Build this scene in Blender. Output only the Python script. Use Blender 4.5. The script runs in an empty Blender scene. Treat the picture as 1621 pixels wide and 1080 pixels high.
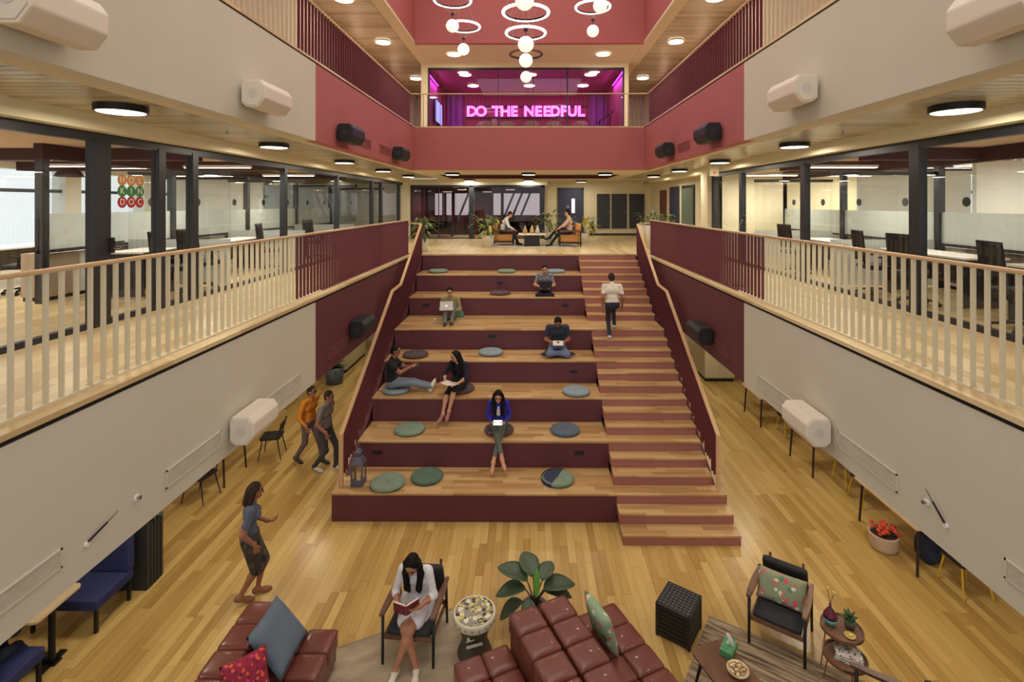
import bpy, bmesh, math, random
import numpy as np
from mathutils import Vector, Matrix, Euler

random.seed(7)
SC = bpy.context.scene
COL = SC.collection
PI = math.pi

# ------------------------------------------------------------------ camera
cam_data = bpy.data.cameras.new('camera')
cam_data.sensor_width = 36.0
cam_data.lens = 18.0
cam_data.shift_x = (810.5 - 832.5) / 1621.0
cam_data.shift_y = (321.9 - 540.0) / 1621.0
cam_data.clip_start = 0.05
cam_data.clip_end = 200
cam = bpy.data.objects.new('camera', cam_data)
COL.objects.link(cam)
cam.location = (0.0, 0.0, 5.5256)
cam.rotation_euler = (PI / 2, 0, 0.0065)
SC.camera = cam

# ------------------------------------------------------------------ world, exposure
SC.view_settings.view_transform = 'Standard'
SC.view_settings.look = 'None'
SC.view_settings.gamma = 1.0
SC.view_settings.use_curve_mapping = False
SC.view_settings.exposure = 0.05
world = bpy.data.worlds.new('sky')
SC.world = world
world.use_nodes = True
wbg = world.node_tree.nodes['Background']
wbg.inputs[0].default_value = (0.93, 0.96, 1.0, 1)
wbg.inputs[1].default_value = 1.15

def area_light(name, loc, rot, sx, sy, power, color=(1, 1, 1), shape='RECTANGLE'):
    d = bpy.data.lights.new(name, 'AREA')
    d.shape = shape
    d.size = sx
    if shape in ('RECTANGLE', 'ELLIPSE'):
        d.size_y = sy
    d.energy = power
    d.color = color
    o = bpy.data.objects.new(name, d)
    COL.objects.link(o)
    o.location = loc
    o.rotation_euler = rot
    return o

# daylight falling through the roof light over the atrium
area_light('skylight_daylight', (0, 7.2, 13.3), (0, 0, 0), 6.6, 15.5, 600, (1.0, 0.97, 0.90))

LAMP_POWER = 26.0
LAMP_COLOR = (1.0, 0.92, 0.76)

SC.cycles.transparent_max_bounces = 24
SC.cycles.max_bounces = 8
SC.cycles.diffuse_bounces = 5

# ------------------------------------------------------------------ helpers: tags
def tag(o, label=None, cat=None, group=None, kind=None):
    if label: o['label'] = label
    if cat: o['category'] = cat
    if group: o['group'] = group
    if kind: o['kind'] = kind
    return o

def thing(name, label, cat, loc=(0, 0, 0), rz=0.0, group=None):
    o = bpy.data.objects.new(name, None)
    o.empty_display_size = 0.1
    COL.objects.link(o)
    o.location = loc
    o.rotation_euler = (0, 0, rz)
    return tag(o, label, cat, group)

def copy_tree(o, parent=None):
    c = o.copy()
    COL.objects.link(c)
    if parent is not None:
        c.parent = parent
    for ch in list(o.children):
        copy_tree(ch, c)
    return c

def inst(src, parent, loc, rot=(0, 0, 0), scale=(1, 1, 1), name=None):
    """linked copy of a single part"""
    c = bpy.data.objects.new(name or src.name.split('.')[0], src.data)
    COL.objects.link(c)
    c.parent = parent
    c.location = loc
    c.rotation_euler = rot
    c.scale = scale
    return c

# ------------------------------------------------------------------ helpers: mesh builder
class MB:
    def __init__(self):
        self.v = []; self.f = []; self.m = []; self.mi = 0
    def _add(self, vs, fs):
        b = len(self.v)
        self.v.extend([tuple(p) for p in vs])
        for f in fs:
            self.f.append([b + i for i in f]); self.m.append(self.mi)
        return self
    def mat(self, i):
        self.mi = i; return self
    def box(self, x0, x1, y0, y1, z0, z1):
        vs = [(x, y, z) for z in (z0, z1) for y in (y0, y1) for x in (x0, x1)]
        fs = [(0, 2, 3, 1), (4, 5, 7, 6), (0, 1, 5, 4), (2, 6, 7, 3), (0, 4, 6, 2), (1, 3, 7, 5)]
        return self._add(vs, fs)
    def obox(self, c, s, rot=(0, 0, 0)):
        R = Euler(rot).to_matrix()
        c = Vector(c)
        vs = [c + R @ Vector((x * s[0] / 2, y * s[1] / 2, z * s[2] / 2)) for z in (-1, 1) for y in (-1, 1) for x in (-1, 1)]
        fs = [(0, 2, 3, 1), (4, 5, 7, 6), (0, 1, 5, 4), (2, 6, 7, 3), (0, 4, 6, 2), (1, 3, 7, 5)]
        return self._add(vs, fs)
    def bar(self, p0, p1, w, h, up=(0, 0, 1)):
        """rectangular bar from p0 to p1, w across, h along 'up'"""
        p0 = Vector(p0); p1 = Vector(p1)
        d = (p1 - p0).normalized()
        u = Vector(up)
        s = d.cross(u)
        if s.length < 1e-4:
            s = d.cross(Vector((0, 1, 0)))
        s.normalize()
        u = s.cross(d).normalized()
        vs = []
        for p in (p0, p1):
            for a, b in ((-1, -1), (1, -1), (1, 1), (-1, 1)):
                vs.append(p + s * (a * w / 2) + u * (b * h / 2))
        fs = [(0, 1, 2, 3), (4, 7, 6, 5), (0, 4, 5, 1), (1, 5, 6, 2), (2, 6, 7, 3), (3, 7, 4, 0)]
        return self._add(vs, fs)
    def cyl(self, p0, p1, r0, r1=None, n=12, caps=True):
        if r1 is None: r1 = r0
        p0 = Vector(p0); p1 = Vector(p1)
        d = (p1 - p0).normalized()
        a = d.cross(Vector((0, 0, 1)))
        if a.length < 1e-3: a = Vector((1, 0, 0))
        a.normalize(); b = d.cross(a)
        vs = []
        for p, r in ((p0, r0), (p1, r1)):
            for i in range(n):
                t = 2 * PI * i / n
                vs.append(p + a * (r * math.cos(t)) + b * (r * math.sin(t)))
        fs = [(i, (i + 1) % n, n + (i + 1) % n, n + i) for i in range(n)]
        if caps:
            fs.append(tuple(range(n - 1, -1, -1))); fs.append(tuple(range(n, 2 * n)))
        return self._add(vs, fs)
    def tube(self, pts, r, n=8, closed=False):
        pts = [Vector(p) for p in pts]
        k = len(pts)
        vs = []; prev = None
        for i, p in enumerate(pts):
            if closed:
                d = pts[(i + 1) % k] - pts[i - 1]
            else:
                d = pts[min(i + 1, k - 1)] - pts[max(i - 1, 0)]
            d.normalize()
            if prev is None:
                a = d.cross(Vector((0, 0, 1)))
                if a.length < 1e-3: a = d.cross(Vector((0, 1, 0)))
            else:
                a = prev - d * prev.dot(d)
            a.normalize(); prev = a
            b = d.cross(a)
            rr = r[i] if isinstance(r, (list, tuple)) else r
            for j in range(n):
                t = 2 * PI * j / n
                vs.append(p + a * (rr * math.cos(t)) + b * (rr * math.sin(t)))
        fs = []
        for i in range(k if closed else k - 1):
            i2 = (i + 1) % k
            for j in range(n):
                j2 = (j + 1) % n
                fs.append((i * n + j, i * n + j2, i2 * n + j2, i2 * n + j))
        if not closed:
            fs.append(tuple(range(n - 1, -1, -1)))
            fs.append(tuple(range((k - 1) * n, k * n)))
        return self._add(vs, fs)
    def lathe(self, prof, c=(0, 0, 0), n=24, sx=1.0, sy=1.0, caps=True):
        vs = []; fs = []
        for r, z in prof:
            for i in range(n):
                t = 2 * PI * i / n
                vs.append((c[0] + sx * r * math.cos(t), c[1] + sy * r * math.sin(t), c[2] + z))
        m = len(prof)
        for k in range(m - 1):
            for i in range(n):
                j = (i + 1) % n
                fs.append((k * n + i, k * n + j, (k + 1) * n + j, (k + 1) * n + i))
        if caps:
            fs.append(tuple(range(n - 1, -1, -1)))
            fs.append(tuple(range((m - 1) * n, m * n)))
        else:
            fs += [((m - 1) * n + i, (m - 1) * n + (i + 1) % n, (i + 1) % n, i) for i in range(n)]
        return self._add(vs, fs)
    def ball(self, c, rx, ry=None, rz=None, nu=16, nv=10):
        ry = rx if ry is None else ry; rz = rx if rz is None else rz
        prof = []
        vs = [(c[0], c[1], c[2] - rz)]
        for k in range(1, nv):
            t = -PI / 2 + PI * k / nv
            for i in range(nu):
                a = 2 * PI * i / nu
                vs.append((c[0] + rx * math.cos(t) * math.cos(a), c[1] + ry * math.cos(t) * math.sin(a), c[2] + rz * math.sin(t)))
        vs.append((c[0], c[1], c[2] + rz))
        fs = [(0, 1 + (i + 1) % nu, 1 + i) for i in range(nu)]
        for k in range(nv - 2):
            for i in range(nu):
                j = (i + 1) % nu
                fs.append((1 + k * nu + i, 1 + k * nu + j, 1 + (k + 1) * nu + j, 1 + (k + 1) * nu + i))
        L = len(vs) - 1; b = 1 + (nv - 2) * nu
        fs += [(b + i, b + (i + 1) % nu, L) for i in range(nu)]
        return self._add(vs, fs)
    def torus(self, c, R, r, n=40, m=8):
        pts = [(c[0] + R * math.cos(2 * PI * i / n), c[1] + R * math.sin(2 * PI * i / n), c[2]) for i in range(n)]
        return self.tube(pts, r, m, closed=True)
    def prism(self, poly, axis, a, b):
        """polygon (2D list) extruded along axis 'x','y' or 'z' from a to b"""
        def P(p, t):
            if axis == 'x': return (t, p[0], p[1])
            if axis == 'y': return (p[0], t, p[1])
            return (p[0], p[1], t)
        n = len(poly)
        vs = [P(p, a) for p in poly] + [P(p, b) for p in poly]
        fs = [tuple(range(n - 1, -1, -1)), tuple(range(n, 2 * n))]
        fs += [(i, (i + 1) % n, n + (i + 1) % n, n + i) for i in range(n)]
        return self._add(vs, fs)
    def quadgrid(self, fn, nu, nv):
        vs = [fn(i / nu, j / nv) for j in range(nv + 1) for i in range(nu + 1)]
        fs = [(j * (nu + 1) + i, j * (nu + 1) + i + 1, (j + 1) * (nu + 1) + i + 1, (j + 1) * (nu + 1) + i) for j in range(nv) for i in range(nu)]
        return self._add(vs, fs)
    def mesh(self, name, mats, smooth=False, bevel=0.0, fix=True):
        me = bpy.data.meshes.new(name)
        me.from_pydata(self.v, [], self.f)
        if not isinstance(mats, (list, tuple)): mats = [mats]
        for m in mats: me.materials.append(m)
        if any(self.m):
            me.polygons.foreach_set('material_index', self.m)
        bm = bmesh.new(); bm.from_mesh(me)
        if fix:
            bmesh.ops.recalc_face_normals(bm, faces=bm.faces)
        if bevel > 0:
            ed = [e for e in bm.edges if len(e.link_faces) == 2 and e.calc_face_angle(0) > 0.6]
            bmesh.ops.bevel(bm, geom=ed, offset=bevel, segments=2, profile=0.6, affect='EDGES', clamp_overlap=True)
        if smooth:
            for f in bm.faces: f.smooth = True
        bm.to_mesh(me); bm.free()
        return me
    def build(self, name, mats, parent=None, smooth=False, bevel=0.0, loc=(0, 0, 0), rot=(0, 0, 0), fix=True):
        me = self.mesh(name, mats, smooth, bevel, fix)
        o = bpy.data.objects.new(name, me)
        COL.objects.link(o)
        o.location = loc; o.rotation_euler = rot
        if parent is not None: o.parent = parent
        return o

def structure(name, mb, mat, parent=None, **kw):
    o = mb.build(name, mat, parent, **kw)
    if parent is None: o['kind'] = 'structure'
    return o

def rounded_rect(w, d, r, n=5):
    pts = []
    for cx, cy, a0 in ((w / 2 - r, d / 2 - r, 0), (-w / 2 + r, d / 2 - r, PI / 2), (-w / 2 + r, -d / 2 + r, PI), (w / 2 - r, -d / 2 + r, 1.5 * PI)):
        for i in range(n + 1):
            a = a0 + PI / 2 * i / n
            pts.append((cx + r * math.cos(a), cy + r * math.sin(a)))
    return pts

def puff_mesh(name, mat, w, d, h, bulge=0.02, e=0.18, n=10):
    """soft rounded block, centred, for tufted upholstery and pillows"""
    mb = MB()
    vs = []; idx = {}
    def key(p): return (round(p[0], 5), round(p[1], 5), round(p[2], 5))
    def addv(p):
        k = key(p)
        if k not in idx:
            idx[k] = len(vs); vs.append(p)
        return idx[k]
    faces = []
    for ax in range(3):
        for sg in (-1, 1):
            for i in range(n):
                for j in range(n):
                    q = []
                    for a, b in ((i, j), (i + 1, j), (i + 1, j + 1), (i, j + 1)):
                        s = -1 + 2 * a / n; t = -1 + 2 * b / n
                        p = [0, 0, 0]
                        p[ax] = sg; p[(ax + 1) % 3] = s; p[(ax + 2) % 3] = t
                        q.append(addv(tuple(p)))
                    faces.append(q if sg > 0 else q[::-1])
    out = []
    m = min(w, d, h)
    r = e * m
    for x, y, z in vs:
        hx, hy, hz = w / 2 - r, d / 2 - r, h / 2 - r
        px, py, pz = x * w / 2, y * d / 2, z * h / 2
        qx = max(-hx, min(hx, px)); qy = max(-hy, min(hy, py)); qz = max(-hz, min(hz, pz))
        dv = Vector((px - qx, py - qy, pz - qz))
        if dv.length > 1e-9: dv = dv.normalized() * r
        p = Vector((qx, qy, qz)) + dv
        cz = max(0, (1 - x * x)) * max(0, (1 - y * y))
        p.z += (1 if z > 0 else -1) * bulge * cz * (abs(z) > .99)
        out.append(p)
    mb._add(out, faces)
    return mb.mesh(name, mat, smooth=True)

def pillow_mesh(name, mats, w, h, t, n=14):
    """throw pillow lying in the XZ plane, thickness along Y, pinched corners"""
    mb = MB()
    def f(side):
        def g(u, v):
            x = (u - .5) * 2; z = (v - .5) * 2
            k = (1 - x ** 4) * (1 - z ** 4)
            pin = 1 - 0.07 * (1 - abs(x)) * 1.0
            return ((x * (1 - .06 * (1 - z * z))) * w / 2, side * (t / 2) * max(k, 0) ** 0.5, (z * (1 - .06 * (1 - x * x))) * h / 2)
        return g
    mb.quadgrid(f(-1), n, n); mb.quadgrid(f(1), n, n)
    me = mb.mesh(name, mats, smooth=True)
    bm = bmesh.new(); bm.from_mesh(me)
    bmesh.ops.remove_doubles(bm, verts=bm.verts, dist=1e-4)
    bmesh.ops.recalc_face_normals(bm, faces=bm.faces)
    bm.to_mesh(me); bm.free()
    return me

def obj(name, me, parent=None, loc=(0, 0, 0), rot=(0, 0, 0), scale=(1, 1, 1)):
    o = bpy.data.objects.new(name, me)
    COL.objects.link(o)
    o.location = loc; o.rotation_euler = rot; o.scale = scale
    if parent is not None: o.parent = parent
    return o
# ------------------------------------------------------------------ materials
def srgb(c):
    out = []
    for v in c[:3]:
        v = v / 255.0
        out.append(v / 12.92 if v <= 0.04045 else ((v + 0.055) / 1.055) ** 2.4)
    return tuple(out) + (1.0,)

MATS = {}
def base_mat(name):
    m = bpy.data.materials.new(name)
    m.use_nodes = True
    nt = m.node_tree
    return m, nt, nt.nodes['Principled BSDF']

def M(name, rgb, rough=0.55, metal=0.0, var=0.06, vscale=6.0, bump=0.0, bscale=60.0, spec=0.5, coat=0.0, sheen=0.0, alpha=None, trans=0.0):
    """plain procedural material: colour with a little noise variation and fine relief"""
    if name in MATS: return MATS[name]
    m, nt, bs = base_mat(name)
    N = nt.nodes; L = nt.links
    c = srgb(rgb)
    geo = N.new('ShaderNodeTexCoord')
    no = N.new('ShaderNodeTexNoise'); no.inputs['Scale'].default_value = vscale; no.inputs['Detail'].default_value = 4
    L.new(geo.outputs['Object'], no.inputs['Vector'])
    rp = N.new('ShaderNodeValToRGB')
    rp.color_ramp.elements[0].position = 0.3; rp.color_ramp.elements[1].position = 0.7
    rp.color_ramp.elements[0].color = tuple(v * (1 - var) for v in c[:3]) + (1,)
    rp.color_ramp.elements[1].color = tuple(min(1, v * (1 + var)) for v in c[:3]) + (1,)
    L.new(no.outputs['Fac'], rp.inputs['Fac'])
    L.new(rp.outputs['Color'], bs.inputs['Base Color'])
    bs.inputs['Roughness'].default_value = rough
    bs.inputs['Metallic'].default_value = metal
    bs.inputs['Specular IOR Level'].default_value = spec
    if coat: bs.inputs['Coat Weight'].default_value = coat
    if sheen: bs.inputs['Sheen Weight'].default_value = sheen
    if trans: bs.inputs['Transmission Weight'].default_value = trans
    if bump:
        n2 = N.new('ShaderNodeTexNoise'); n2.inputs['Scale'].default_value = bscale; n2.inputs['Detail'].default_value = 3
        L.new(geo.outputs['Object'], n2.inputs['Vector'])
        bp = N.new('ShaderNodeBump'); bp.inputs['Strength'].default_value = bump; bp.inputs['Distance'].default_value = 0.01
        L.new(n2.outputs['Fac'], bp.inputs['Height']); L.new(bp.outputs['Normal'], bs.inputs['Normal'])
    MATS[name] = m
    return m

def emit(name, rgb, strength, base=None):
    if name in MATS: return MATS[name]
    m, nt, bs = base_mat(name)
    c = srgb(rgb)
    no = nt.nodes.new('ShaderNodeTexNoise'); no.inputs['Scale'].default_value = 3.0
    rp = nt.nodes.new('ShaderNodeValToRGB')
    rp.color_ramp.elements[0].color = tuple(v * .96 for v in c[:3]) + (1,); rp.color_ramp.elements[1].color = c
    nt.links.new(no.outputs['Fac'], rp.inputs['Fac'])
    nt.links.new(rp.outputs['Color'], bs.inputs['Emission Color'])
    bs.inputs['Base Color'].default_value = srgb(base) if base else c
    bs.inputs['Emission Strength'].default_value = strength
    MATS[name] = m
    return m

def glass(name, tint=(250, 251, 250), rough=0.0, alpha=0.12):
    """thin architectural glass: mostly clear with a mirror sheen that grows towards grazing"""
    if name in MATS: return MATS[name]
    m, nt, bs = base_mat(name)
    N = nt.nodes; L = nt.links
    out = N['Material Output']
    tr = N.new('ShaderNodeBsdfTransparent'); tr.inputs[0].default_value = srgb(tint)
    gl = N.new('ShaderNodeBsdfGlossy'); gl.inputs['Roughness'].default_value = rough + 0.01
    fr = N.new('ShaderNodeFresnel'); fr.inputs['IOR'].default_value = 1.5
    mx = N.new('ShaderNodeMixShader')
    ge = N.new('ShaderNodeNewGeometry')
    inv = N.new('ShaderNodeMath'); inv.operation = 'SUBTRACT'; inv.inputs[0].default_value = 1.0
    L.new(ge.outputs['Backfacing'], inv.inputs[1])
    mu = N.new('ShaderNodeMath'); mu.operation = 'MULTIPLY'
    L.new(fr.outputs[0], mu.inputs[0]); L.new(inv.outputs[0], mu.inputs[1])
    L.new(mu.outputs[0], mx.inputs[0]); L.new(tr.outputs[0], mx.inputs[1]); L.new(gl.outputs[0], mx.inputs[2])
    L.new(mx.outputs[0], out.inputs['Surface'])
    MATS[name] = m
    return m

def frosted(name, rgb=(205, 210, 205), opacity=0.7):
    if name in MATS: return MATS[name]
    m, nt, bs = base_mat(name)
    N = nt.nodes; L = nt.links
    out = N['Material Output']
    tr = N.new('ShaderNodeBsdfTransparent'); tr.inputs[0].default_value = (1, 1, 1, 1)
    df = N.new('ShaderNodeBsdfDiffuse'); df.inputs[0].default_value = srgb(rgb)
    tl = N.new('ShaderNodeBsdfTranslucent'); tl.inputs[0].default_value = srgb(rgb)
    m0 = N.new('ShaderNodeMixShader'); m0.inputs[0].default_value = 0.45
    L.new(df.outputs[0], m0.inputs[1]); L.new(tl.outputs[0], m0.inputs[2])
    no = N.new('ShaderNodeTexNoise'); no.inputs['Scale'].default_value = 40
    ma = N.new('ShaderNodeMath'); ma.operation = 'MULTIPLY_ADD'; ma.inputs[1].default_value = 0.06; ma.inputs[2].default_value = opacity
    L.new(no.outputs['Fac'], ma.inputs[0])
    mx = N.new('ShaderNodeMixShader')
    L.new(ma.outputs[0], mx.inputs[0]); L.new(tr.outputs[0], mx.inputs[1]); L.new(m0.outputs[0], mx.inputs[2])
    L.new(mx.outputs[0], out.inputs['Surface'])
    MATS[name] = m
    return m

def wood(name, dark, mid, light, mode='island', axis='y', pw=0.125, pl=1.1, rough=0.32, grain=0.5, gscale=1.0, coat=0.0):
    """timber boards. mode 'island': tone per board object/island; 'grid': tone per board computed from position (far or small boards)"""
    if name in MATS: return MATS[name]
    m, nt, bs = base_mat(name)
    N = nt.nodes; L = nt.links
    geo = N.new('ShaderNodeNewGeometry')
    sep = N.new('ShaderNodeSeparateXYZ'); L.new(geo.outputs['Position'], sep.inputs[0])
    def math_(op, a, b=None, c=None):
        n = N.new('ShaderNodeMath'); n.operation = op
        for i, v in enumerate((a, b, c)):
            if v is None: continue
            if isinstance(v, (int, float)): n.inputs[i].default_value = v
            else: L.new(v, n.inputs[i])
        return n.outputs[0]
    along, across = (sep.outputs['Y'], sep.outputs['X']) if axis == 'y' else (sep.outputs['X'], sep.outputs['Y'])
    seam = None
    if mode == 'island':
        oi = N.new('ShaderNodeObjectInfo')
        rnd = math_('FRACT', math_('ADD', math_('MULTIPLY', geo.outputs['Random Per Island'], 7.31), math_('MULTIPLY', oi.outputs['Random'], 3.77)))
    else:
        row = math_('FLOOR', math_('DIVIDE', math_('ADD', across, 50.0), pw))
        wn = N.new('ShaderNodeTexWhiteNoise'); wn.noise_dimensions = '1D'; L.new(row, wn.inputs['W'])
        colm = math_('FLOOR', math_('ADD', math_('DIVIDE', along, pl), math_('MULTIPLY', wn.outputs['Value'], 7.0)))
        w2 = N.new('ShaderNodeTexWhiteNoise'); w2.noise_dimensions = '2D'
        cb = N.new('ShaderNodeCombineXYZ'); L.new(row, cb.inputs[0]); L.new(colm, cb.inputs[1]); L.new(cb.outputs[0], w2.inputs['Vector'])
        rnd = w2.outputs['Value']
    # grain: noise stretched along the board
    mp = N.new('ShaderNodeCombineXYZ')
    L.new(math_('MULTIPLY', along, 1.6 * gscale), mp.inputs[0]); L.new(math_('MULTIPLY', across, 26.0 * gscale), mp.inputs[1]); L.new(math_('MULTIPLY', rnd, 40.0), mp.inputs[2])
    no = N.new('ShaderNodeTexNoise'); no.inputs['Scale'].default_value = 1.0; no.inputs['Detail'].default_value = 5; no.inputs['Distortion'].default_value = 0.6
    L.new(mp.outputs[0], no.inputs['Vector'])
    fac = math_('ADD', math_('MULTIPLY', rnd, 1.0 - grain), math_('MULTIPLY', no.outputs['Fac'], grain))
    rp = N.new('ShaderNodeValToRGB')
    rp.color_ramp.elements[0].position = 0.12; rp.color_ramp.elements[0].color = srgb(dark)
    rp.color_ramp.elements[1].position = 0.85; rp.color_ramp.elements[1].color = srgb(light)
    e = rp.color_ramp.elements.new(0.47); e.color = srgb(mid)
    L.new(fac, rp.inputs['Fac'])
    L.new(rp.outputs['Color'], bs.inputs['Base Color'])
    bs.inputs['Roughness'].default_value = rough
    if coat: bs.inputs['Coat Weight'].default_value = coat; bs.inputs['Coat Roughness'].default_value = 0.15
    bp = N.new('ShaderNodeBump'); bp.inputs['Strength'].default_value = 0.08; bp.inputs['Distance'].default_value = 0.004
    L.new(no.outputs['Fac'], bp.inputs['Height']); L.new(bp.outputs['Normal'], bs.inputs['Normal'])
    MATS[name] = m
    return m

def spotted(name, base, cols, scale=9.0, size=0.32, rough=0.8, coord='Object', detail=0.5):
    """printed cloth: blots of several colours scattered on a ground colour"""
    if name in MATS: return MATS[name]
    m, nt, bs = base_mat(name)
    N = nt.nodes; L = nt.links
    tc = N.new('ShaderNodeTexCoord')
    nz = N.new('ShaderNodeTexNoise'); nz.inputs['Scale'].default_value = scale * 1.5
    L.new(tc.outputs[coord], nz.inputs['Vector'])
    mixv = N.new('ShaderNodeVectorMath'); mixv.operation = 'MULTIPLY_ADD'
    mixv.inputs[1].default_value = (detail / scale,) * 3
    L.new(nz.outputs['Color'], mixv.inputs[0]); L.new(tc.outputs[coord], mixv.inputs[2])
    prev = None
    basec = N.new('ShaderNodeValToRGB')
    b = srgb(base)
    basec.color_ramp.elements[0].color = tuple(v * .75 for v in b[:3]) + (1,); basec.color_ramp.elements[1].color = tuple(min(1, v * 1.2) for v in b[:3]) + (1,)
    L.new(nz.outputs['Fac'], basec.inputs['Fac'])
    prev = basec.outputs['Color']
    for i, c in enumerate(cols):
        vo = N.new('ShaderNodeTexVoronoi'); vo.inputs['Scale'].default_value = scale * (1 + .23 * i)
        off = N.new('ShaderNodeVectorMath'); off.operation = 'ADD'; off.inputs[1].default_value = (3.1 * i, 1.7 * i, 5.3 * i)
        L.new(mixv.outputs[0], off.inputs[0]); L.new(off.outputs[0], vo.inputs['Vector'])
        lt = N.new('ShaderNodeMath'); lt.operation = 'LESS_THAN'; lt.inputs[1].default_value = size
        L.new(vo.outputs['Distance'], lt.inputs[0])
        mx = N.new('ShaderNodeMix'); mx.data_type = 'RGBA'
        L.new(lt.outputs[0], mx.inputs[0]); L.new(prev, mx.inputs[6]); mx.inputs[7].default_value = srgb(c)
        prev = mx.outputs[2]
    L.new(prev, bs.inputs['Base Color'])
    bs.inputs['Roughness'].default_value = rough
    MATS[name] = m
    return m

WALL = M('painted_wall', (202, 197, 179), rough=0.85, var=0.015, vscale=2)
SOFFIT = M('soffit_paint', (212, 199, 170), rough=0.8, var=0.02)
CREAM = M('cream_paint', (226, 216, 184), rough=0.8, var=0.02)
PINK = M('pink_paint', (170, 94, 93), rough=0.75, var=0.02, vscale=2)
BURG = M('burgundy_paint', (96, 46, 54), rough=0.6, var=0.03, vscale=3)
BURG_FIN = M('burgundy_metal', (100, 44, 52), rough=0.45, var=0.03)
BEIGE_FIN = M('beige_metal', (214, 203, 172), rough=0.45, var=0.02)
BLACK = M('black_gap', (14, 13, 13), rough=0.7)
FRAME = M('black_frame', (34, 36, 42), rough=0.45)
DARK = M('dark_metal', (28, 28, 30), rough=0.4, metal=0.3)
RISER = M('terracotta_riser', (166, 108, 98), rough=0.6, var=0.04)
TREAD = wood('oak_tread', (148, 108, 64), (184, 146, 96), (206, 174, 124), mode='grid', axis='x', pw=0.098, pl=0.9, rough=0.38)
FLOORW = wood('oak_floor', (158, 122, 62), (192, 158, 92), (216, 186, 118), mode='island', axis='y', rough=0.3)
FLOORFAR = wood('oak_floor_upper', (184, 156, 108), (206, 182, 134), (226, 206, 162), mode='grid', axis='y', pw=0.16, pl=1.2, rough=0.35)
RAILW = wood('oak_handrail', (190, 150, 104), (212, 176, 130), (228, 196, 152), mode='grid', axis='y', pw=0.5, pl=2.2, rough=0.4)
CEILW = wood('ceiling_board', (148, 134, 108), (186, 172, 142), (210, 198, 168), mode='island', axis='x', rough=0.24, grain=0.55)
GLASS = glass('clear_glass')
FROST = frosted('frosted_glass')
LAMP = emit('lamp_diffuser', (255, 240, 214), 5.0)
SPKW = M('white_speaker', (224, 214, 196), rough=0.5, var=0.01)
SPKB = M('black_speaker', (26, 27, 30), rough=0.55)
WHITE = M('white_plastic', (232, 230, 224), rough=0.5, var=0.01)
GRILLE = M('grille_paint', (196, 188, 172), rough=0.6)
STEEL = M('brushed_steel', (150, 150, 150), rough=0.35, metal=0.9)
CHAIRB = M('black_chair', (24, 24, 26), rough=0.6)
# ------------------------------------------------------------------ building shell
H1 = 3.96            # level 1 floor
H2 = 7.92            # level 2 floor
CE2 = 10.51          # level 2 ceiling
AX = 3.57            # half width of the atrium void
YB = 15.92           # back edge of the void
YC = 8.53            # colour change on the side walls
R_, RT = 0.165, 0.2946
def step_y(s): return 8.265 + (s - 1) * RT + (0.6315 if s > 15 else 0.0)

# ground floor: a screed, then oak boards running away from the camera
floor = structure('floor', MB().box(-8.2, 8.2, -3, 21, -0.25, -0.02), M('screed', (96, 72, 40), rough=0.9))
PWID = 0.118
boards = []
rng = random.Random(3)
x = -8.0
while x < 8.0:
    y = 2.0 - rng.random() * 1.2
    while y < 20.5:
        ln = 0.7 + rng.random() * 1.2
        boards.append((x, y, ln))
        y += ln
    x += PWID
def plank_metric(b):
    x, y, ln = b
    yc = y + ln / 2
    if abs(x) > 4.4 * (yc / 6.0): return 1e9
    inview = yc > 5.7 and not (-3.5 < x < 3.4 and yc > 9.0)
    return yc if inview else 1e9
order = sorted(boards, key=plank_metric)
near = order[:300]; far = order[300:]
pm = MB().box(0.001, PWID - 0.001, 0.0005, 0.9995, -0.02, 0.0).mesh('floorboard', FLOORW)
for b in near:
    o = obj('floorboard', pm, floor, (b[0], b[1], 0), (0, 0, 0), (1, b[2] - 0.002, 1))
mb = MB()
for b in far:
    mb.box(b[0] + 0.001, b[0] + PWID - 0.001, b[1] + 0.001, b[1] + b[2] - 0.001, -0.02, 0.0)
o = mb.build('floorboards', FLOORW, floor, fix=False); o['kind'] = 'stuff'

# ground floor surroundings below the balconies
structure('wall_ground_left', MB().box(-8.2, -8.0, -3, 21, 0, 2.6), CREAM)
structure('wall_ground_right', MB().box(8.0, 8.2, -3, 21, 0, 2.6), CREAM)
structure('wall_ground_back', MB().box(-8.2, 8.2, 20.5, 20.7, 0, 2.6), CREAM)
for sx, nm in ((-1, 'left'), (1, 'right')):
    x0, x1 = sorted((sx * 3.75, sx * 8.0))
    structure('ceiling_ground_' + nm, MB().box(x0, x1, -3, 20.5, 2.56, 2.62), CREAM)
structure('ceiling_ground_back', MB().box(-3.75, 3.75, YB, 20.5, 2.56, 2.62), CREAM)

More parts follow.
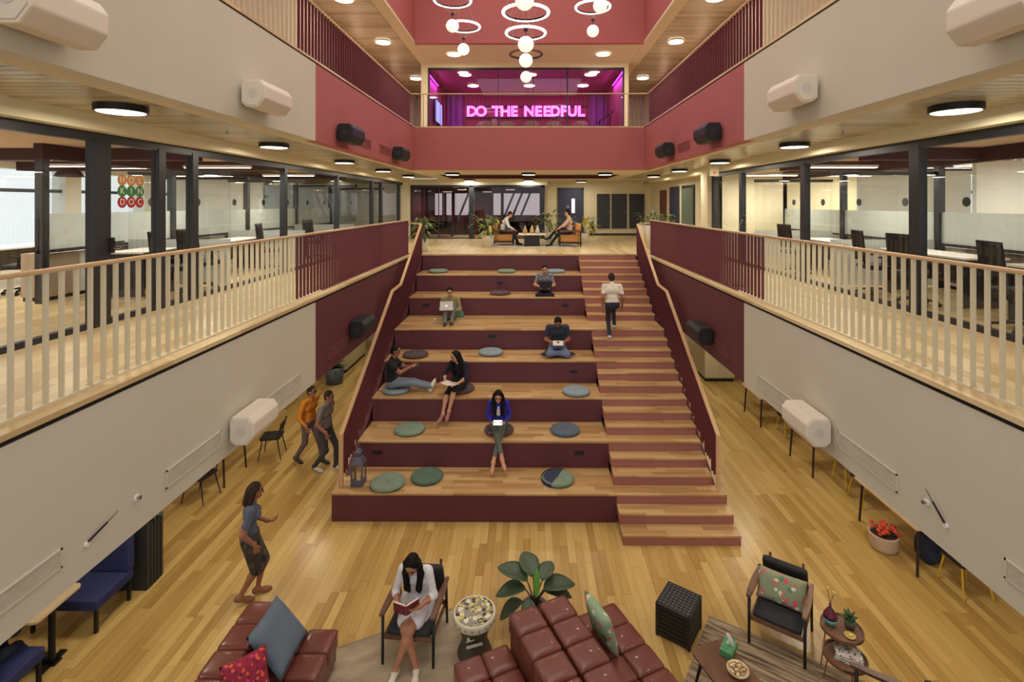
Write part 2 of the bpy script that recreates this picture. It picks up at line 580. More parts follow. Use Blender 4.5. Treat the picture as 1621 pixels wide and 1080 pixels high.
# balcony fronts: level 1 (white then burgundy) and level 2 (white then pink)
for sx, nm in ((-1, 'left'), (1, 'right')):
    x0, x1 = sorted((sx * AX, sx * (AX + 0.2)))
    structure('wall_%s_lower_white' % nm, MB().box(x0, x1, -3, YC, 2.54, 3.87), WALL)
    structure('wall_%s_lower_burgundy' % nm, MB().box(x0, x1, YC, 20.5, 2.54, 3.87), BURG)
    structure('wall_%s_upper_white' % nm, MB().box(x0, x1, -3, YC, 6.57, 7.86), WALL)
    structure('wall_%s_upper_pink' % nm, MB().box(x0, x1, YC, YB + .2, 6.57, 7.86), PINK)
    xa, xb = sorted((sx * (AX + 0.012), sx * (AX + 0.2)))
    structure('trim_%d' % (1 if sx < 0 else 2), MB().box(xa, xb, -3, YB if False else 20.5, 3.87, 3.915), BLACK)  # black strip paints in the shade of the gap under the floor lip
    structure('trim_%d' % (3 if sx < 0 else 4), MB().box(xa, xb, -3, YB + .2, 7.86, 7.885), BLACK)  # same painted shade line below the upper floor lip
    # walkway floors
    x0, x1 = sorted((sx * (AX - 0.02), sx * 11.6))
    structure('floor_level_one_%s' % nm, MB().box(x0, x1, -3, 25.6, 3.915, H1), FLOORFAR)
    x0, x1 = sorted((sx * (AX - 0.01), sx * 5.5))
    structure('floor_level_two_%s' % nm, MB().box(x0, x1, -3, 24.5, 7.885, H2), FLOORFAR)
structure('floor_landing', MB().box(-3.55, 3.55, 15.70, 25.6, 3.915, H1), FLOORFAR)
structure('floor_level_two_back', MB().box(-3.56, 3.56, YB, 24.5, 7.885, H2), FLOORFAR)
structure('wall_back_pink', MB().box(-3.77, 3.77, YB, YB + .2, 6.57, 7.885), PINK)
structure('floor_bridge', MB().box(-3.55, 3.55, -3, 0.6, 3.8, H1), FLOORFAR)

# ceilings over the level 1 walkways: plain edge strip, boards, cornice at the glazing
cb = MB().box(0, 1.34, 0.009, 0.131, 0, 0.025).mesh('ceiling_board', CEILW)
for sx, nm in ((-1, 'left'), (1, 'right')):
    x0, x1 = sorted((sx * (AX + .2), sx * 3.93))
    structure('ceiling_edge_%s' % nm, MB().box(x0, x1, -3, YB + .2, 6.57, 6.62), SOFFIT)
    x0, x1 = sorted((sx * 3.93, sx * 5.3))
    ce = structure('ceiling_%s' % nm, MB().box(x0, x1, -3, YB + 6.6, 6.64, 6.70), M('ceiling_void', (120, 104, 78), rough=0.8))
    y = 2.6
    while y < 22.3:
        obj('ceiling_board', cb, ce, (x0 + 0.015, y, 6.605))
        y += 0.14
    x0, x1 = sorted((sx * 5.27, sx * 5.62))
    structure('trim_%d' % (5 if sx < 0 else 6), MB().box(x0, x1, -3, 22.6, 6.42, 6.72), CREAM)
# back ceiling with a maroon recess
MAROON = M('maroon_paint', (92, 30, 34), rough=0.7)
structure('ceiling_back', MB().box(-3.93, 3.93, YB + .2, 18.7, 6.57, 6.66).box(-3.93, 3.93, 21.6, 25.6, 6.57, 6.66)
          .box(-3.93, -3.3, 18.7, 21.6, 6.57, 6.66).box(3.3, 3.93, 18.7, 21.6, 6.57, 6.66), SOFFIT)
structure('ceiling_recess', MB().box(-3.35, 3.35, 18.65, 21.65, 6.67, 6.76).box(-3.3, 3.3, 21.57, 21.6, 6.565, 6.67).box(-3.3, -3.27, 18.7, 21.57, 6.565, 6.67).box(3.27, 3.3, 18.7, 21.57, 6.565, 6.67), MAROON)
structure('ceiling_back_corner_right', MB().box(3.93, 8.2, 22.3, 25.6, 6.57, 6.66), SOFFIT)

# level 2: ceilings, outer walls, roof-light well
cb2 = MB().box(0, 1.45, 0.010, 0.160, 0, 0.025).mesh('ceiling_board', CEILW)
for sx, nm in ((-1, 'left'), (1, 'right')):
    x0, x1 = sorted((sx * AX, sx * 3.9))
    structure('ceiling_upper_edge_%s' % nm, MB().box(x0, x1, -3, 24.4, CE2, CE2 + .08), SOFFIT)
    x0, x1 = sorted((sx * 3.9, sx * 5.4))
    ce = structure('ceiling_upper_%s' % nm, MB().box(x0, x1, -3, 24.5, CE2 + .06, CE2 + .12), M('ceiling_void', (120, 104, 78)))
    y = 9.5
    while y < 24.3:
        obj('ceiling_board', cb2, ce, (x0 + 0.02, y, CE2 + 0.025))
        y += 0.17
    x0, x1 = sorted((sx * 5.35, sx * 5.5))
    structure('wall_upper_%s' % nm, MB().box(x0, x1, -3, 24.5, H2, CE2 + .1), M('pale_pink_wall', (222, 198, 184), rough=0.8))
    x0, x1 = sorted((sx * AX, sx * (AX + .18)))
    structure('wall_well_%s' % nm, MB().box(x0, x1, -1, YB + .2, CE2 + .08, 13.4), PINK)
structure('wall_well_back', MB().box(-AX, AX, YB, YB + .18, CE2, 13.4), PINK)
structure('wall_well_front', MB().box(-AX, AX, -1.2, -1.0, CE2, 13.4), PINK)
structure('ceiling_upper_back', MB().box(-3.56, 3.56, YB + .18, 18.3, CE2, CE2 + .08), SOFFIT)
structure('ceiling_skylight', MB().box(-3.9, 3.9, -1.2, YB + .2, 13.42, 13.5), CREAM)
structure('wall_upper_far', MB().box(-5.5, 5.5, 24.4, 24.6, H2, CE2 + .1), CREAM)

# ------------------------------------------------------------------ tiered seating stair
st = thing('seating_stair', 'wide stepped seating with burgundy risers, oak seats and terracotta steps along its right side', 'staircase', (0, 0, 0))
XL, XR, XS = -3.44, 1.51, 3.42
XI = -3.30
tiers = [3, 6, 9, 12, 15, 18, 21]
def tier_back(i):
    return step_y(tiers[i + 1]) if i < 6 else step_y(24)
NOS = 0.035
for i, s in enumerate(tiers):
    z = s * R_
    xl = XL if i == 0 else -3.27
    yf = step_y(s)
    MB().box(xl + .01, XR, yf + 0.012, yf + 0.06, (s - 3) * R_ + 0.001, z - NOS).build('tier_riser', BURG, st)
    xr = XS if s in (3,) else XR
    MB().box(xl, XR + 0.0, yf, tier_back(i) + 0.012, z - NOS, z).build('seat_deck', TREAD, st, bevel=0.006)
MB().box(-3.27, XR, step_y(24) + 0.012, step_y(24) + .06, 21 * R_, H1 - 0.06).build('tier_riser', BURG, st)
MB().box(-3.27, XS - .1, step_y(24), step_y(24) + .06, H1 - 0.045, H1).build('landing_nosing', TREAD, st)
for s in range(1, 25):
    z = s * R_
    yf = step_y(s)
    yb = step_y(s + 1) if s < 24 else step_y(s) + .05
    xr = XS if s <= 3 else 3.27
    MB().box(XR + .004, xr - .012, yf + 0.012, yb + 0.012, (s - 1) * R_ - (0.0 if s > 1 else 0), z - NOS).build('step_riser', RISER, st)
    if s < 24:
        MB().box(XR, xr, yf, yb + 0.012, z - NOS, z).build('step_tread', TREAD, st, bevel=0.006)
# black end trims on the lowest exposed steps
for s in (1, 2, 3):
    MB().box(XS - .011, XS - .004, step_y(s) + .02, step_y(s + 1), (s - 1) * R_, s * R_ - NOS).build('end_plate', M('dark_end', (48, 26, 26)), st)
# closed sides below the stair
for xa, xb in ((-3.40, -3.30), (3.29, 3.37)):
    poly = [(step_y(3) + .3, 0.0), (15.9, 0.0), (15.9, H1 - .1), (step_y(24) + .1, H1 - .1)]
    poly += [(step_y(16), 15 * R_ - .15), (step_y(15) + .2, 15 * R_ - .15), (step_y(3) + .3, 2 * R_)]
    MB().prism(poly, 'x', xa, xb).build('side_panel', BURG, st)
structure('wall_under_landing', MB().box(-3.55, 3.55, 16.0, 16.12, 0, 3.9), BURG)
# black power outlets let into the risers
sock = MB().box(-.09, .09, -.008, .002, -.035, .035).box(-.07, -.01, -.012, -.006, -.02, .02).box(.01, .07, -.012, -.006, -.02, .02).mesh('outlet_plate', SPKB)
def riser_at(px, i):
    y = step_y(tiers[i]) + .012
    return y
for xw, i, fz in ((-2.9, 1, .6), (0.95, 1, .6), (-0.78, 2, .55), (1.0, 3, .55), (-0.9, 4, .7), (-2.8, 5, .6), (0.98, 5, .6), (-0.85, 6, .55)):
    s = tiers[i]
    obj('outlet_plate', sock, st, (xw, step_y(s) + .010, (s - 3) * R_ + fz * 0.46))

# ------------------------------------------------------------------ railings
def fin_mesh(h, mat, nm='baluster', dx=0.046, dy=0.009):
    return MB().box(-dx / 2, dx / 2, -dy / 2, dy / 2, 0, h).mesh(nm, mat)
FB1 = fin_mesh(1.02, BEIGE_FIN); FR1 = fin_mesh(1.02, BURG_FIN)
XRAIL = 3.74
def balcony(sx, z, y0, y1, label, ychange, handz=1.06, step=0.134):
    t = thing('balcony_railing', label, 'railing', (sx * XRAIL, y0, z))
    y = y0
    n = 0
    while y < y1:
        me = FB1 if y < ychange else FR1
        obj('baluster', me, t, (0, y - y0, 0.02))
        y += step; n += 1
    # bottom flats come in lengths with small joints
    y = y0
    while y < y1 - .1:
        ye = min(y + 1.6, y1)
        mt = BEIGE_FIN if y < ychange - .2 else BURG_FIN
        MB().box(-.032, .032, y - y0 + .004, ye - y0 - .01, 0.0, 0.022).build('bottom_rail', mt, t)
        y = ye
    MB().box(-.03, .03, 0, y1 - y0, handz - .028, handz).build('handrail', RAILW, t, bevel=0.006)
    MB().box(-.02, .02, 0, y1 - y0, handz - .036, handz - .028).build('top_flat', BEIGE_FIN, t)
    # mid flat that ties the burgundy fins together
    MB().box(-.006, .006, 0, y1 - y0, 0.44, 0.452).build('tie_rod', DARK if False else BURG_FIN, t) if False else None
    return t
balcony(-1, H1, 2.73, 15.86, 'balcony railing of pale and burgundy fins left of the stepped seating', 8.2)
balcony(1, H1, 2.73, 15.86, 'balcony railing of pale and burgundy fins right of the stepped seating', 8.2)
balcony(-1, H2, 5.6, 16.0, 'upper balcony railing of pale and burgundy fins above the left white wall', 8.2)
balcony(1, H2, 5.6, 16.0, 'upper balcony railing of pale and burgundy fins above the right white wall', 8.2)
t = thing('balcony_railing', 'thin upper railing across the pink wall in front of the glowing sign room', 'railing', (0, YB + .16, H2))
FX = MB().box(-.0045, .0045, -.023, .023, 0, 1.02).mesh('baluster', BURG_FIN)
xx = -3.6
while xx <= 3.6:
    obj('baluster', FX, t, (xx, 0, 0.02)); xx += 0.134
MB().box(-3.7, 3.7, -.03, .03, 1.032, 1.06).build('handrail', RAILW, t, bevel=.006)
MB().box(-3.7, 3.7, -.03, .03, 0, .02).build('bottom_rail', BURG_FIN, t)

# sloping stair railings
HP = [(9.05, 1.42), (12.45, 3.39), (13.26, 3.42), (15.78, 4.88)]
def rail_z(y):
    for (a, za), (b, zb) in zip(HP, HP[1:]):
        if y <= b: return za + (zb - za) * (y - a) / (b - a)
    return HP[-1][1]
def foot_z(y):
    # top of the tread under the fin
    s = 0
    for k in range(1, 25):
        if step_y(k) <= y: s = k
    return s * R_
for sx, lab in ((-1, 'sloping stair railing of burgundy fins with oak handrail on the left of the seats'), (1, 'sloping stair railing of burgundy fins with oak handrail beside the terracotta steps')):
    X0 = sx * 3.335
    t = thing('stair_railing', lab, 'railing', (X0, 9.05, 0.495))
    y = 9.09
    while y < 15.76:
        zt = rail_z(y) - .03; zb = foot_z(y) - (0.10 if y > 9.9 else 0.0)
        MB().box(-.03, .03, -.0045, .0045, zb - .495, zt - .495).build('baluster', BURG_FIN, t, loc=(0, y - 9.05, 0))
        y += 0.118
    pts = [(0, a - 9.05, b - .495) for a, b in HP]
    for k, (p, q) in enumerate(zip(pts, pts[1:])):
        MB().bar(p, q, .066, .045).build('handrail', RAILW, t, bevel=.005)
    MB().box(-.035, .035, -.03, .03, 0, 1.42 - .495 + .02).build('newel_post', RAILW, t, bevel=.006)
    MB().box(-.032, .032, 15.74 - 9.05, 15.80 - 9.05, H1 - .495, 4.88 - .495).build('top_post', BURG_FIN, t)
    MB().bar((0, 15.76 - 9.05, 4.88 - .495), (sx * .38, 15.80 - 9.05, 4.92 - .495), .05, .04).build('handrail_return', RAILW, t)

# ------------------------------------------------------------------ level 1 glazing
GX = 5.5
mullL = [(3.2, .24), (6.5, .25), (7.56, .14), (8.32, .14), (11.43, .12), (14.57, .12), (17.8, .12), (18.9, .12), (21.5, .16)]
mullR = [(3.4, .16), (7.28, .19), (10.24, .16), (13.24, .16), (15.2, .2)]
def glazing(sx, muls, yend, nwin):
    nm = 'left' if sx < 0 else 'right'
    x = sx * GX
    t = structure('window_%d' % nwin, MB().box(min(x - .05, x + .05), max(x - .05, x + .05), 1.5, yend, 6.30, 6.46), FRAME)
    MB().box(x - .04, x + .04, 1.5, yend, H1, H1 + .07).build('sill_rail', FRAME, t)
    for y, w in muls:
        MB().box(x - .06, x + .06, y - w / 2, y + w / 2, H1, 6.34).build('mullion', FRAME, t)
    ys = [1.5] + [m[0] for m in muls] + [yend]
    for a, b in zip(ys, ys[1:]):
        if b - a < .3: continue
        MB().box(x - .005, x + .005, a + .07, b - .07, H1 + .07, 6.30).build('pane', GLASS, t)
    return t
gl = glazing(-1, mullL, 22.4, 1)
gr = glazing(1, mullR, 15.3, 2)
# round letter stickers on the left glazing
def text_mesh(ch, size, mat, extrude=0.004, outline=0.0):
    cu = bpy.data.curves.new('t', 'FONT')
    cu.body = ch; cu.size = size; cu.extrude = extrude
    cu.align_x = 'CENTER'; cu.align_y = 'CENTER'
    if outline:
        cu.fill_mode = 'NONE'; cu.bevel_depth = outline; cu.extrude = 0; cu.bevel_resolution = 1; cu.resolution_u = 3
    ob = bpy.data.objects.new('t', cu)
    COL.objects.link(ob)
    bpy.context.view_layer.update()
    dg = bpy.context.evaluated_depsgraph_get()
    me = bpy.data.meshes.new_from_object(ob.evaluated_get(dg))
    bpy.data.objects.remove(ob); bpy.data.curves.remove(cu)
    me.materials.clear(); me.materials.append(mat)
    return me
pst = thing('window_sticker', 'orange, green and red round letter stickers on the left glass wall', 'sticker', (-GX + .012, 7.02, 5.69))
rows = [('H', 'O', 'L', (206, 140, 72)), ('K', 'I', 'N', (58, 128, 66)), ('D', 'O', 'C', (176, 40, 52))]
for r, row in enumerate(rows):
    mt = M('sticker_%d' % r, row[3], rough=.5, var=.02)
    for c in range(3):
        d = MB().cyl((0, 0, 0), (.004, 0, 0), .078, n=24).build('letter_disc', mt, pst, loc=(0, -.155 + .155 * c, .15 - .15 * r))
        tm = text_mesh(row[c], .12, WHITE, .001)
        obj('letter', tm, d, (.006, 0, 0), (PI / 2, 0, PI / 2))

# offices behind the glazing
OW = M('office_white', (228, 228, 222), rough=.8, var=.01)
OB = M('office_beam', (52, 34, 34), rough=.7)
LOCK = M('locker_panel', (176, 158, 138), rough=.6)
for sx, nm, n0 in ((-1, 'left', 10), (1, 'right', 30)):
    def XX(a, b): return sorted((sx * a, sx * b))
    yend = 22.4 if sx < 0 else 15.3
    x0, x1 = XX(5.56, 11.8)
    structure('ceiling_office_%s' % nm, MB().box(x0, x1, -3, 25.6, 6.46, 6.56), M('office_ceiling', (206, 178, 148), rough=.8))
    # outer facade: piers, sill and head with open glass bays between
    mb = MB(); x0, x1 = XX(11.5, 11.8)
    mb.box(x0, x1, -3, 25.6, H1, H1 + .35).box(x0, x1, -3, 25.6, 6.3, 6.5)
    for yy in np.arange(-3, 25.6, 2.6):
        mb.box(x0 - .02, x1 + .02, yy, yy + .45, H1, 6.49)
    fw = structure('wall_facade_%s' % nm, mb, OW)
    k = 0
    for yy in np.arange(-3, 23.0, 2.6):
        xg = sx * 11.6
        MB().box(min(xg, xg + .01), max(xg, xg + .01), yy + .45, yy + 2.6, H1 + .35, 6.3).build('pane', GLASS, fw)
        MB().box(min(xg - .05, xg + .03), max(xg - .05, xg + .03), yy + .45, yy + 2.6, 5.78, 5.86).build('transom', M('transom', (70, 74, 90)), fw)
    # beams across the office ceiling
    for yy in (8.6, 11.4, 15.6, 19.5):
        if yy > yend: continue
        x0, x1 = XX(5.7, 11.5)
        structure('trim_%d' % n0, MB().box(x0, x1, yy, yy + .3, 6.26, 6.46), OB); n0 += 1
    x0, x1 = XX(7.55, 7.7)
    structure('trim_%d' % n0, MB().box(x0, x1, 7.9 if sx < 0 else 6.6, yend, 6.22, 6.46), OB); n0 += 1
    # inner partition: lockers below, frosted glass, clear glass over
    ps = 7.9 if sx < 0 else 6.6
    pt = structure('window_%d' % (3 if sx < 0 else 4), MB().box(*XX(7.58, 7.66), ps, yend, 4.74, 4.79), FRAME)
    MB().box(*XX(7.61, 7.63), ps, yend, 4.79, 5.36).build('frosted_pane', FROST, pt)
    MB().box(*XX(7.615, 7.625), ps, yend, 5.36, 6.22).build('pane', GLASS, pt)
    for yy in np.arange(ps, yend, 2.9):
        MB().box(*XX(7.56, 7.68), yy, yy + .12, H1, 6.22).build('mullion', FRAME, pt)
    dm = MB().cyl((-.004, 0, 0), (.004, 0, 0), .085, n=20).mesh('marker_dot', BLACK)
    for yy in np.arange(ps + .9, yend, 1.45):
        obj('marker_dot', dm, pt, (sx * 7.6, yy, 5.55))
    # cross partitions between rooms
    for yy in (9.6, 12.8, 16.4, 19.8):
        if yy > yend - 1: continue
        cp = structure('window_%d' % n0, MB().box(*XX(5.62, 7.55), yy - .03, yy + .03, 6.05, 6.12), FRAME); n0 += 1
        MB().box(*XX(5.62, 7.55), yy - .005, yy + .005, 4.0, 4.85).build('frosted_pane', FROST, cp)
        MB().box(*XX(5.62, 7.55), yy - .005, yy + .005, 4.85, 6.05).build('pane', GLASS, cp)
    for yy in ((16.5,) if sx < 0 else (9.9, 13.4)):
        if yy > yend: continue
        cw = structure('wall_office_%s_%d' % (nm, int(yy)), MB().box(*XX(8.6, 11.5), yy, yy + .1, H1, 6.46), OW)
structure('wall_office_end_left', MB().box(-11.8, -5.4, 22.4, 22.5, H1, 6.56), OW)
structure('wall_office_end_right', MB().box(5.44, 11.8, 15.3, 15.4, H1, 6.56), CREAM)
for (y0, y1, nm) in ((22.0, 22.6, 'left'),):
    structure('wall_pier_left', MB().box(-5.62, -5.24, 22.0, 22.62, H1, 6.6), CREAM)
structure('wall_pier_right', MB().box(5.30, 5.75, 15.3, 15.85, H1, 6.6), CREAM)

# ------------------------------------------------------------------ level 1 back: dark glass room, doors
YG = 22.6
bg = structure('window_5', MB().box(-5.24, 0.68, YG - .04, YG + .04, 6.24, 6.33).box(-5.24, .68, YG - .04, YG + .04, H1, H1 + .04), FRAME)
for xx, w in ((-5.2, .08), (-2.55, .22), (0.60, .16), (-4.0, .03), (-1.2, .03)):
    MB().box(xx - w / 2, xx + w / 2, YG - .04, YG + .04, H1, 6.3).build('mullion', FRAME, bg)
for a, b in ((-5.16, -2.66), (-2.44, .52)):
    MB().box(a, b, YG - .004, YG + .004, H1 + .04, 6.24).build('pane', glass('smoked_glass', (205, 196, 196)), bg)
DM = M('gym_maroon', (120, 50, 52), rough=.7)
mb = MB().box(-5.3, .7, 27.0, 27.2, H1, 4.9).box(-5.3, .7, 27.0, 27.2, 6.05, 6.5)
for a, b in ((-5.3, -5.0), (-4.6, -4.4), (-4.1, -3.95), (-2.9, -1.9), (-1.5, -1.35), (0.55, .7)):
    mb.box(a, b, 27.0, 27.2, 4.9, 6.05)
structure('wall_gym_back', mb, DM)
structure('wall_gym_left', MB().box(-5.4, -5.3, 22.65, 27.2, H1, 6.5), DM)
structure('wall_gym_right', MB().box(.7, .8, 22.65, 27.2, H1, 6.6), CREAM)
structure('floor_gym', MB().box(-5.4, .8, 25.6, 27.2, 3.9, H1), M('dark_carpet', (70, 60, 52), rough=.9))
structure('ceiling_gym', MB().box(-5.4, .8, 22.65, 27.2, 6.4, 6.5), DM)
structure('wall_back_left_strip', MB().box(-5.5, -5.24, YG - .05, YG + .1, H1, 6.6), CREAM)
structure('wall_back_over_glass', MB().box(-5.5, .8, YG - .05, YG + .1, 6.33, 6.6), CREAM)
NAVY = M('navy_door', (52, 56, 84), rough=.5)
bw = structure('wall_back_right', MB().box(.8, 8.0, 25.0, 25.15, H1, 6.6), CREAM)
d1 = structure('door_1', MB().box(1.46, 2.57, 24.93, 25.0, H1, 6.2), NAVY, bevel=.01)
MB().box(1.38, 1.46, 24.92, 25.0, H1, 6.28).box(2.57, 2.65, 24.92, 25.0, H1, 6.28).box(1.38, 2.65, 24.92, 25.0, 6.2, 6.28).build('door_frame', M('door_frame', (60, 62, 84)), d1)
MB().box(2.06, 2.22, 24.915, 24.94, 5.05, 5.75).build('door_window', emit('door_vision', (226, 232, 240), .8), d1)
MB().box(1.82, 1.94, 24.9, 24.94, 5.3, 5.42).build('push_plate', STEEL, d1)
for k, (a, b) in enumerate(((3.3, 3.92), (4.01, 4.75), (4.87, 5.61))):
    dd = structure('door_%d' % (k + 2), MB().box(a, b, 24.94, 25.0, 4.3, 5.98), M('service_panel', (48, 50, 56), rough=.5), bevel=.01)
    MB().cyl((b - .08, 24.9, 5.1), (b - .08, 24.94, 5.1), .025, n=12).build('door_handle', STEEL, dd)
structure('baseboard_back', MB().box(.8, 8.0, 24.97, 25.0, H1, H1 + .1), M('dark_base', (60, 46, 40)))
# right wing behind the glazing: short return wall with door, noticeboard
rw = structure('wall_right_return', MB().box(5.95, 6.1, 15.9, 25.1, H1, 6.6), CREAM)
d5 = structure('door_5', MB().box(5.90, 5.95, 20.3, 21.6, H1, 6.2), NAVY)
MB().cyl((5.86, 20.45, 5.0), (5.90, 20.45, 5.0), .03, n=10).build('door_handle', STEEL, d5)
w6 = structure('window_6', MB().box(5.91, 5.95, 18.4, 19.9, 4.5, 6.2), FRAME)
MB().box(5.895, 5.91, 18.5, 19.8, 4.6, 6.1).build('pane', M('dim_glass', (110, 124, 108), rough=.15), w6)
w7 = structure('door_6', MB().box(5.90, 5.95, 22.2, 23.2, H1, 6.1), M('maroon_door', (110, 60, 56)))

nb_ = thing('noticeboard', 'narrow white noticeboard on the cream wall behind the right planters', 'noticeboard', (5.93, 17.3, 5.0))
MB().box(-.02, .0, -.35, .35, 0, 1.0).build('board', WHITE, nb_)
MB().box(-.03, .0, -.38, .38, -.04, 0).box(-.03, .0, -.38, .38, 1.0, 1.04).box(-.03, 0, -.38, -.35, 0, 1.0).box(-.03, 0, .35, .38, 0, 1.0).build('frame', M('grey_frame', (120, 116, 108)), nb_)
# ------------------------------------------------------------------ level 2 sign room
YS = 18.2
sr = structure('window_8', MB().box(-3.6, 3.37, YS - .03, YS + .03, 10.27, 10.34), FRAME)
MB().box(-3.6, 3.37, YS - .03, YS + .03, H2, H2 + .05).build('sill_rail', FRAME, sr)
for xx, w in ((-3.57, .06), (3.34, .06), (1.35, .05), (-1.1, .02), (0.15, .02)):
    MB().box(xx - w / 2, xx + w / 2, YS - .03, YS + .03, H2, 10.3).build('mullion', FRAME, sr)
for a, b in ((-3.54, -1.11), (-1.09, .14), (.16, 1.32), (1.38, 3.31)):
    MB().box(a, b, YS - .004, YS + .004, H2 + .05, 10.27).build('pane', GLASS, sr)
structure('wall_sign_room_front', MB().box(-3.84, -3.6, YS - .05, YS + .05, H2, 10.34).box(3.37, 3.52, YS - .05, YS + .05, H2, 10.34).box(-3.84, 3.52, YS - .05, YS + .05, 10.34, CE2), CREAM)
SRP = M('sign_room_pink', (150, 52, 74), rough=.75)
structure('wall_sign_room_back', MB().box(-3.84, 3.52, 22.6, 22.7, H2, 10.5), SRP)
structure('wall_sign_room_left', MB().box(-3.84, -3.74, YS + .05, 22.6, H2, 10.5), SRP)
structure('wall_sign_room_right', MB().box(3.42, 3.52, YS + .05, 22.6, H2, 10.5), SRP)
structure('ceiling_sign_room', MB().box(-3.84, 3.52, YS + .05, 22.7, 10.38, 10.5), M('sign_room_ceiling', (136, 46, 60), rough=.7))
# pleated curtains
CUR = M('purple_curtain', (150, 74, 150), rough=.85)
def curtain(x0, x1, y, z0, z1, label):
    n = int(abs(x1 - x0) / .05)
    mb = MB()
    def f(u, v):
        xx = x0 + (x1 - x0) * u
        return (xx, y + .05 * math.sin(u * n * 1.1), z0 + (z1 - z0) * v)
    mb.quadgrid(f, n * 4, 1)
    o = mb.build('curtain', CUR, None, smooth=True, fix=False)
    tag(o, label, 'curtain')
    return o
curtain(-3.6, -2.9, 22.48, H2 + .02, 10.3, 'purple pleated curtain left of the glowing sign')
curtain(2.65, 3.38, 22.48, H2 + .02, 10.3, 'purple pleated curtain right of the glowing sign')
# neon sign
SIGN = emit('neon_pink', (236, 84, 248), 7.0)
SIGNF = M('sign_face', (190, 60, 190), rough=.4)
sg = thing('neon_sign', 'glowing pink neon sign reading DO THE NEEDFUL in the upper glass room', 'sign', (-2.72, 22.5, 9.30))
txt = 'DO THE NEEDFUL'
widths = {'D': .36, 'O': .40, 'T': .34, 'H': .38, 'E': .33, 'N': .40, 'F': .32, 'U': .38, 'L': .31, ' ': .24}
tot = sum(widths[c] for c in txt)
kx = 5.16 / tot
xx = 0.0
LET = {}
for ch in txt:
    w = widths[ch] * kx
    if ch != ' ':
        if ch not in LET:
            LET[ch] = (text_mesh(ch, .62, SIGN, 0, .022), text_mesh(ch, .62, SIGNF, .02))
        a, b = LET[ch]
        lo = obj('letter', a, sg, (xx + w / 2, -.06, .24), (PI / 2, 0, 0))
        obj('letter_face', b, lo, (0, 0, -.05))
    xx += w
MB().box(-.1, 5.26, .0, .1, -.02, .02).build('mounting_rail', DARK, sg)
MB().box(-.1, 5.26, .0, .1, .46, .50).build('mounting_rail', DARK, sg)
# purple LED battens washing the side walls of the sign room
for sx, side in ((-1, 'left'), (1, 'right')):
    xw = -3.70 if sx < 0 else 3.38
    t = thing('led_batten', 'purple LED batten along the %s side of the sign room ceiling' % side, 'light', (xw, 19.6, 10.30))
    MB().box(-.03, .03, -1.2, 1.2, 0, .06).build('housing', DARK, t)
    MB().box(-.025, .025, -1.18, 1.18, -.01, 0).build('diffuser', emit('led_purple', (170, 40, 255), 8.0), t)
    d = bpy.data.lights.new('led_glow', 'AREA'); d.shape = 'RECTANGLE'; d.size = .1; d.size_y = 2.3; d.energy = 60; d.color = (.62, .12, 1.0)
    lo = bpy.data.objects.new('led_glow', d); COL.objects.link(lo); lo.parent = t; lo.location = (-sx * .06, 0, -.03); lo.rotation_euler = (0, sx * .5, 0)
# screen, table and chairs inside
tv = thing('wall_screen', 'wall screen glowing pale blue inside the upper glass room', 'screen', (-3.60, 20.2, 9.1))
MB().box(-.03, .03, -.75, .75, -.45, .45).build('bezel', BLACK, tv)
MB().box(.03, .036, -.71, .71, -.41, .41).build('panel', emit('screen_blue', (150, 175, 255), .9), tv)
MB().box(-.1, -.03, -.2, .2, -.1, .1).build('bracket', DARK, tv)
tb = thing('meeting_table', 'long brown meeting table below the neon sign', 'table', (0.1, 21.0, H2))
MB().box(-2.0, 2.0, -.5, .5, .70, .75).build('tabletop', M('brown_table', (110, 80, 66), rough=.5), tb, bevel=.01)
for a in (-1.8, 1.8):
    for b in (-.4, .4):
        MB().cyl((a, b, 0), (a, b, .70), .03, n=10).build('leg', DARK, tb)
MCH = M('tan_shell', (138, 112, 98), rough=.6)
def tub_chair(label, loc, rz, m, group=None, legs=DARK):
    t = thing('tub_chair', label, 'chair', loc, rz, group)
    def f(u, v):
        a = -PI * .15 + PI * 1.3 * u
        r = .27 + .05 * v
        return (r * math.cos(a), r * math.sin(a), .42 + .38 * v * (0.55 + .45 * math.sin(PI * u)))
    mb = MB().quadgrid(f, 20, 4)
    o = mb.build('backrest', m, t, smooth=True, fix=False)
    md = o.modifiers.new('thick', 'SOLIDIFY'); md.thickness = .03
    MB().lathe([(.02, .40), (.25, .40), (.27, .43), (.25, .47), (.02, .47)], n=24).build('seat', m, t, smooth=True)
    for k in range(4):
        a = PI / 4 + k * PI / 2
        MB().cyl((.16 * math.cos(a), .16 * math.sin(a), .41), (.24 * math.cos(a), .24 * math.sin(a), 0), .014, .01, n=8).build('leg', legs, t)
    return t
names = ['first', 'second', 'third', 'fourth', 'fifth', 'sixth']
for k, xx in enumerate((-1.75, -.85, .1, .95, 2.0)):
    tub_chair('brown tub chair under the neon sign, %s from the left' % names[k], (xx, 20.2, H2), PI, MCH, 'brown tub chairs under the neon sign')
# stair-like dark bracket seen at the right of the sign room
rb = thing('presentation_easel', 'dark slanted display stand at the right end of the sign room', 'stand', (2.95, 20.0, H2))
MB().bar((-.3, 0, .75), (.3, 0, 1.15), .5, .04).build('board', DARK, rb)
for a, b in ((-.2, .78), (.2, 1.05)):
    MB().cyl((a, 0, 0), (a, 0, b), .02, n=8).build('leg', DARK, rb)

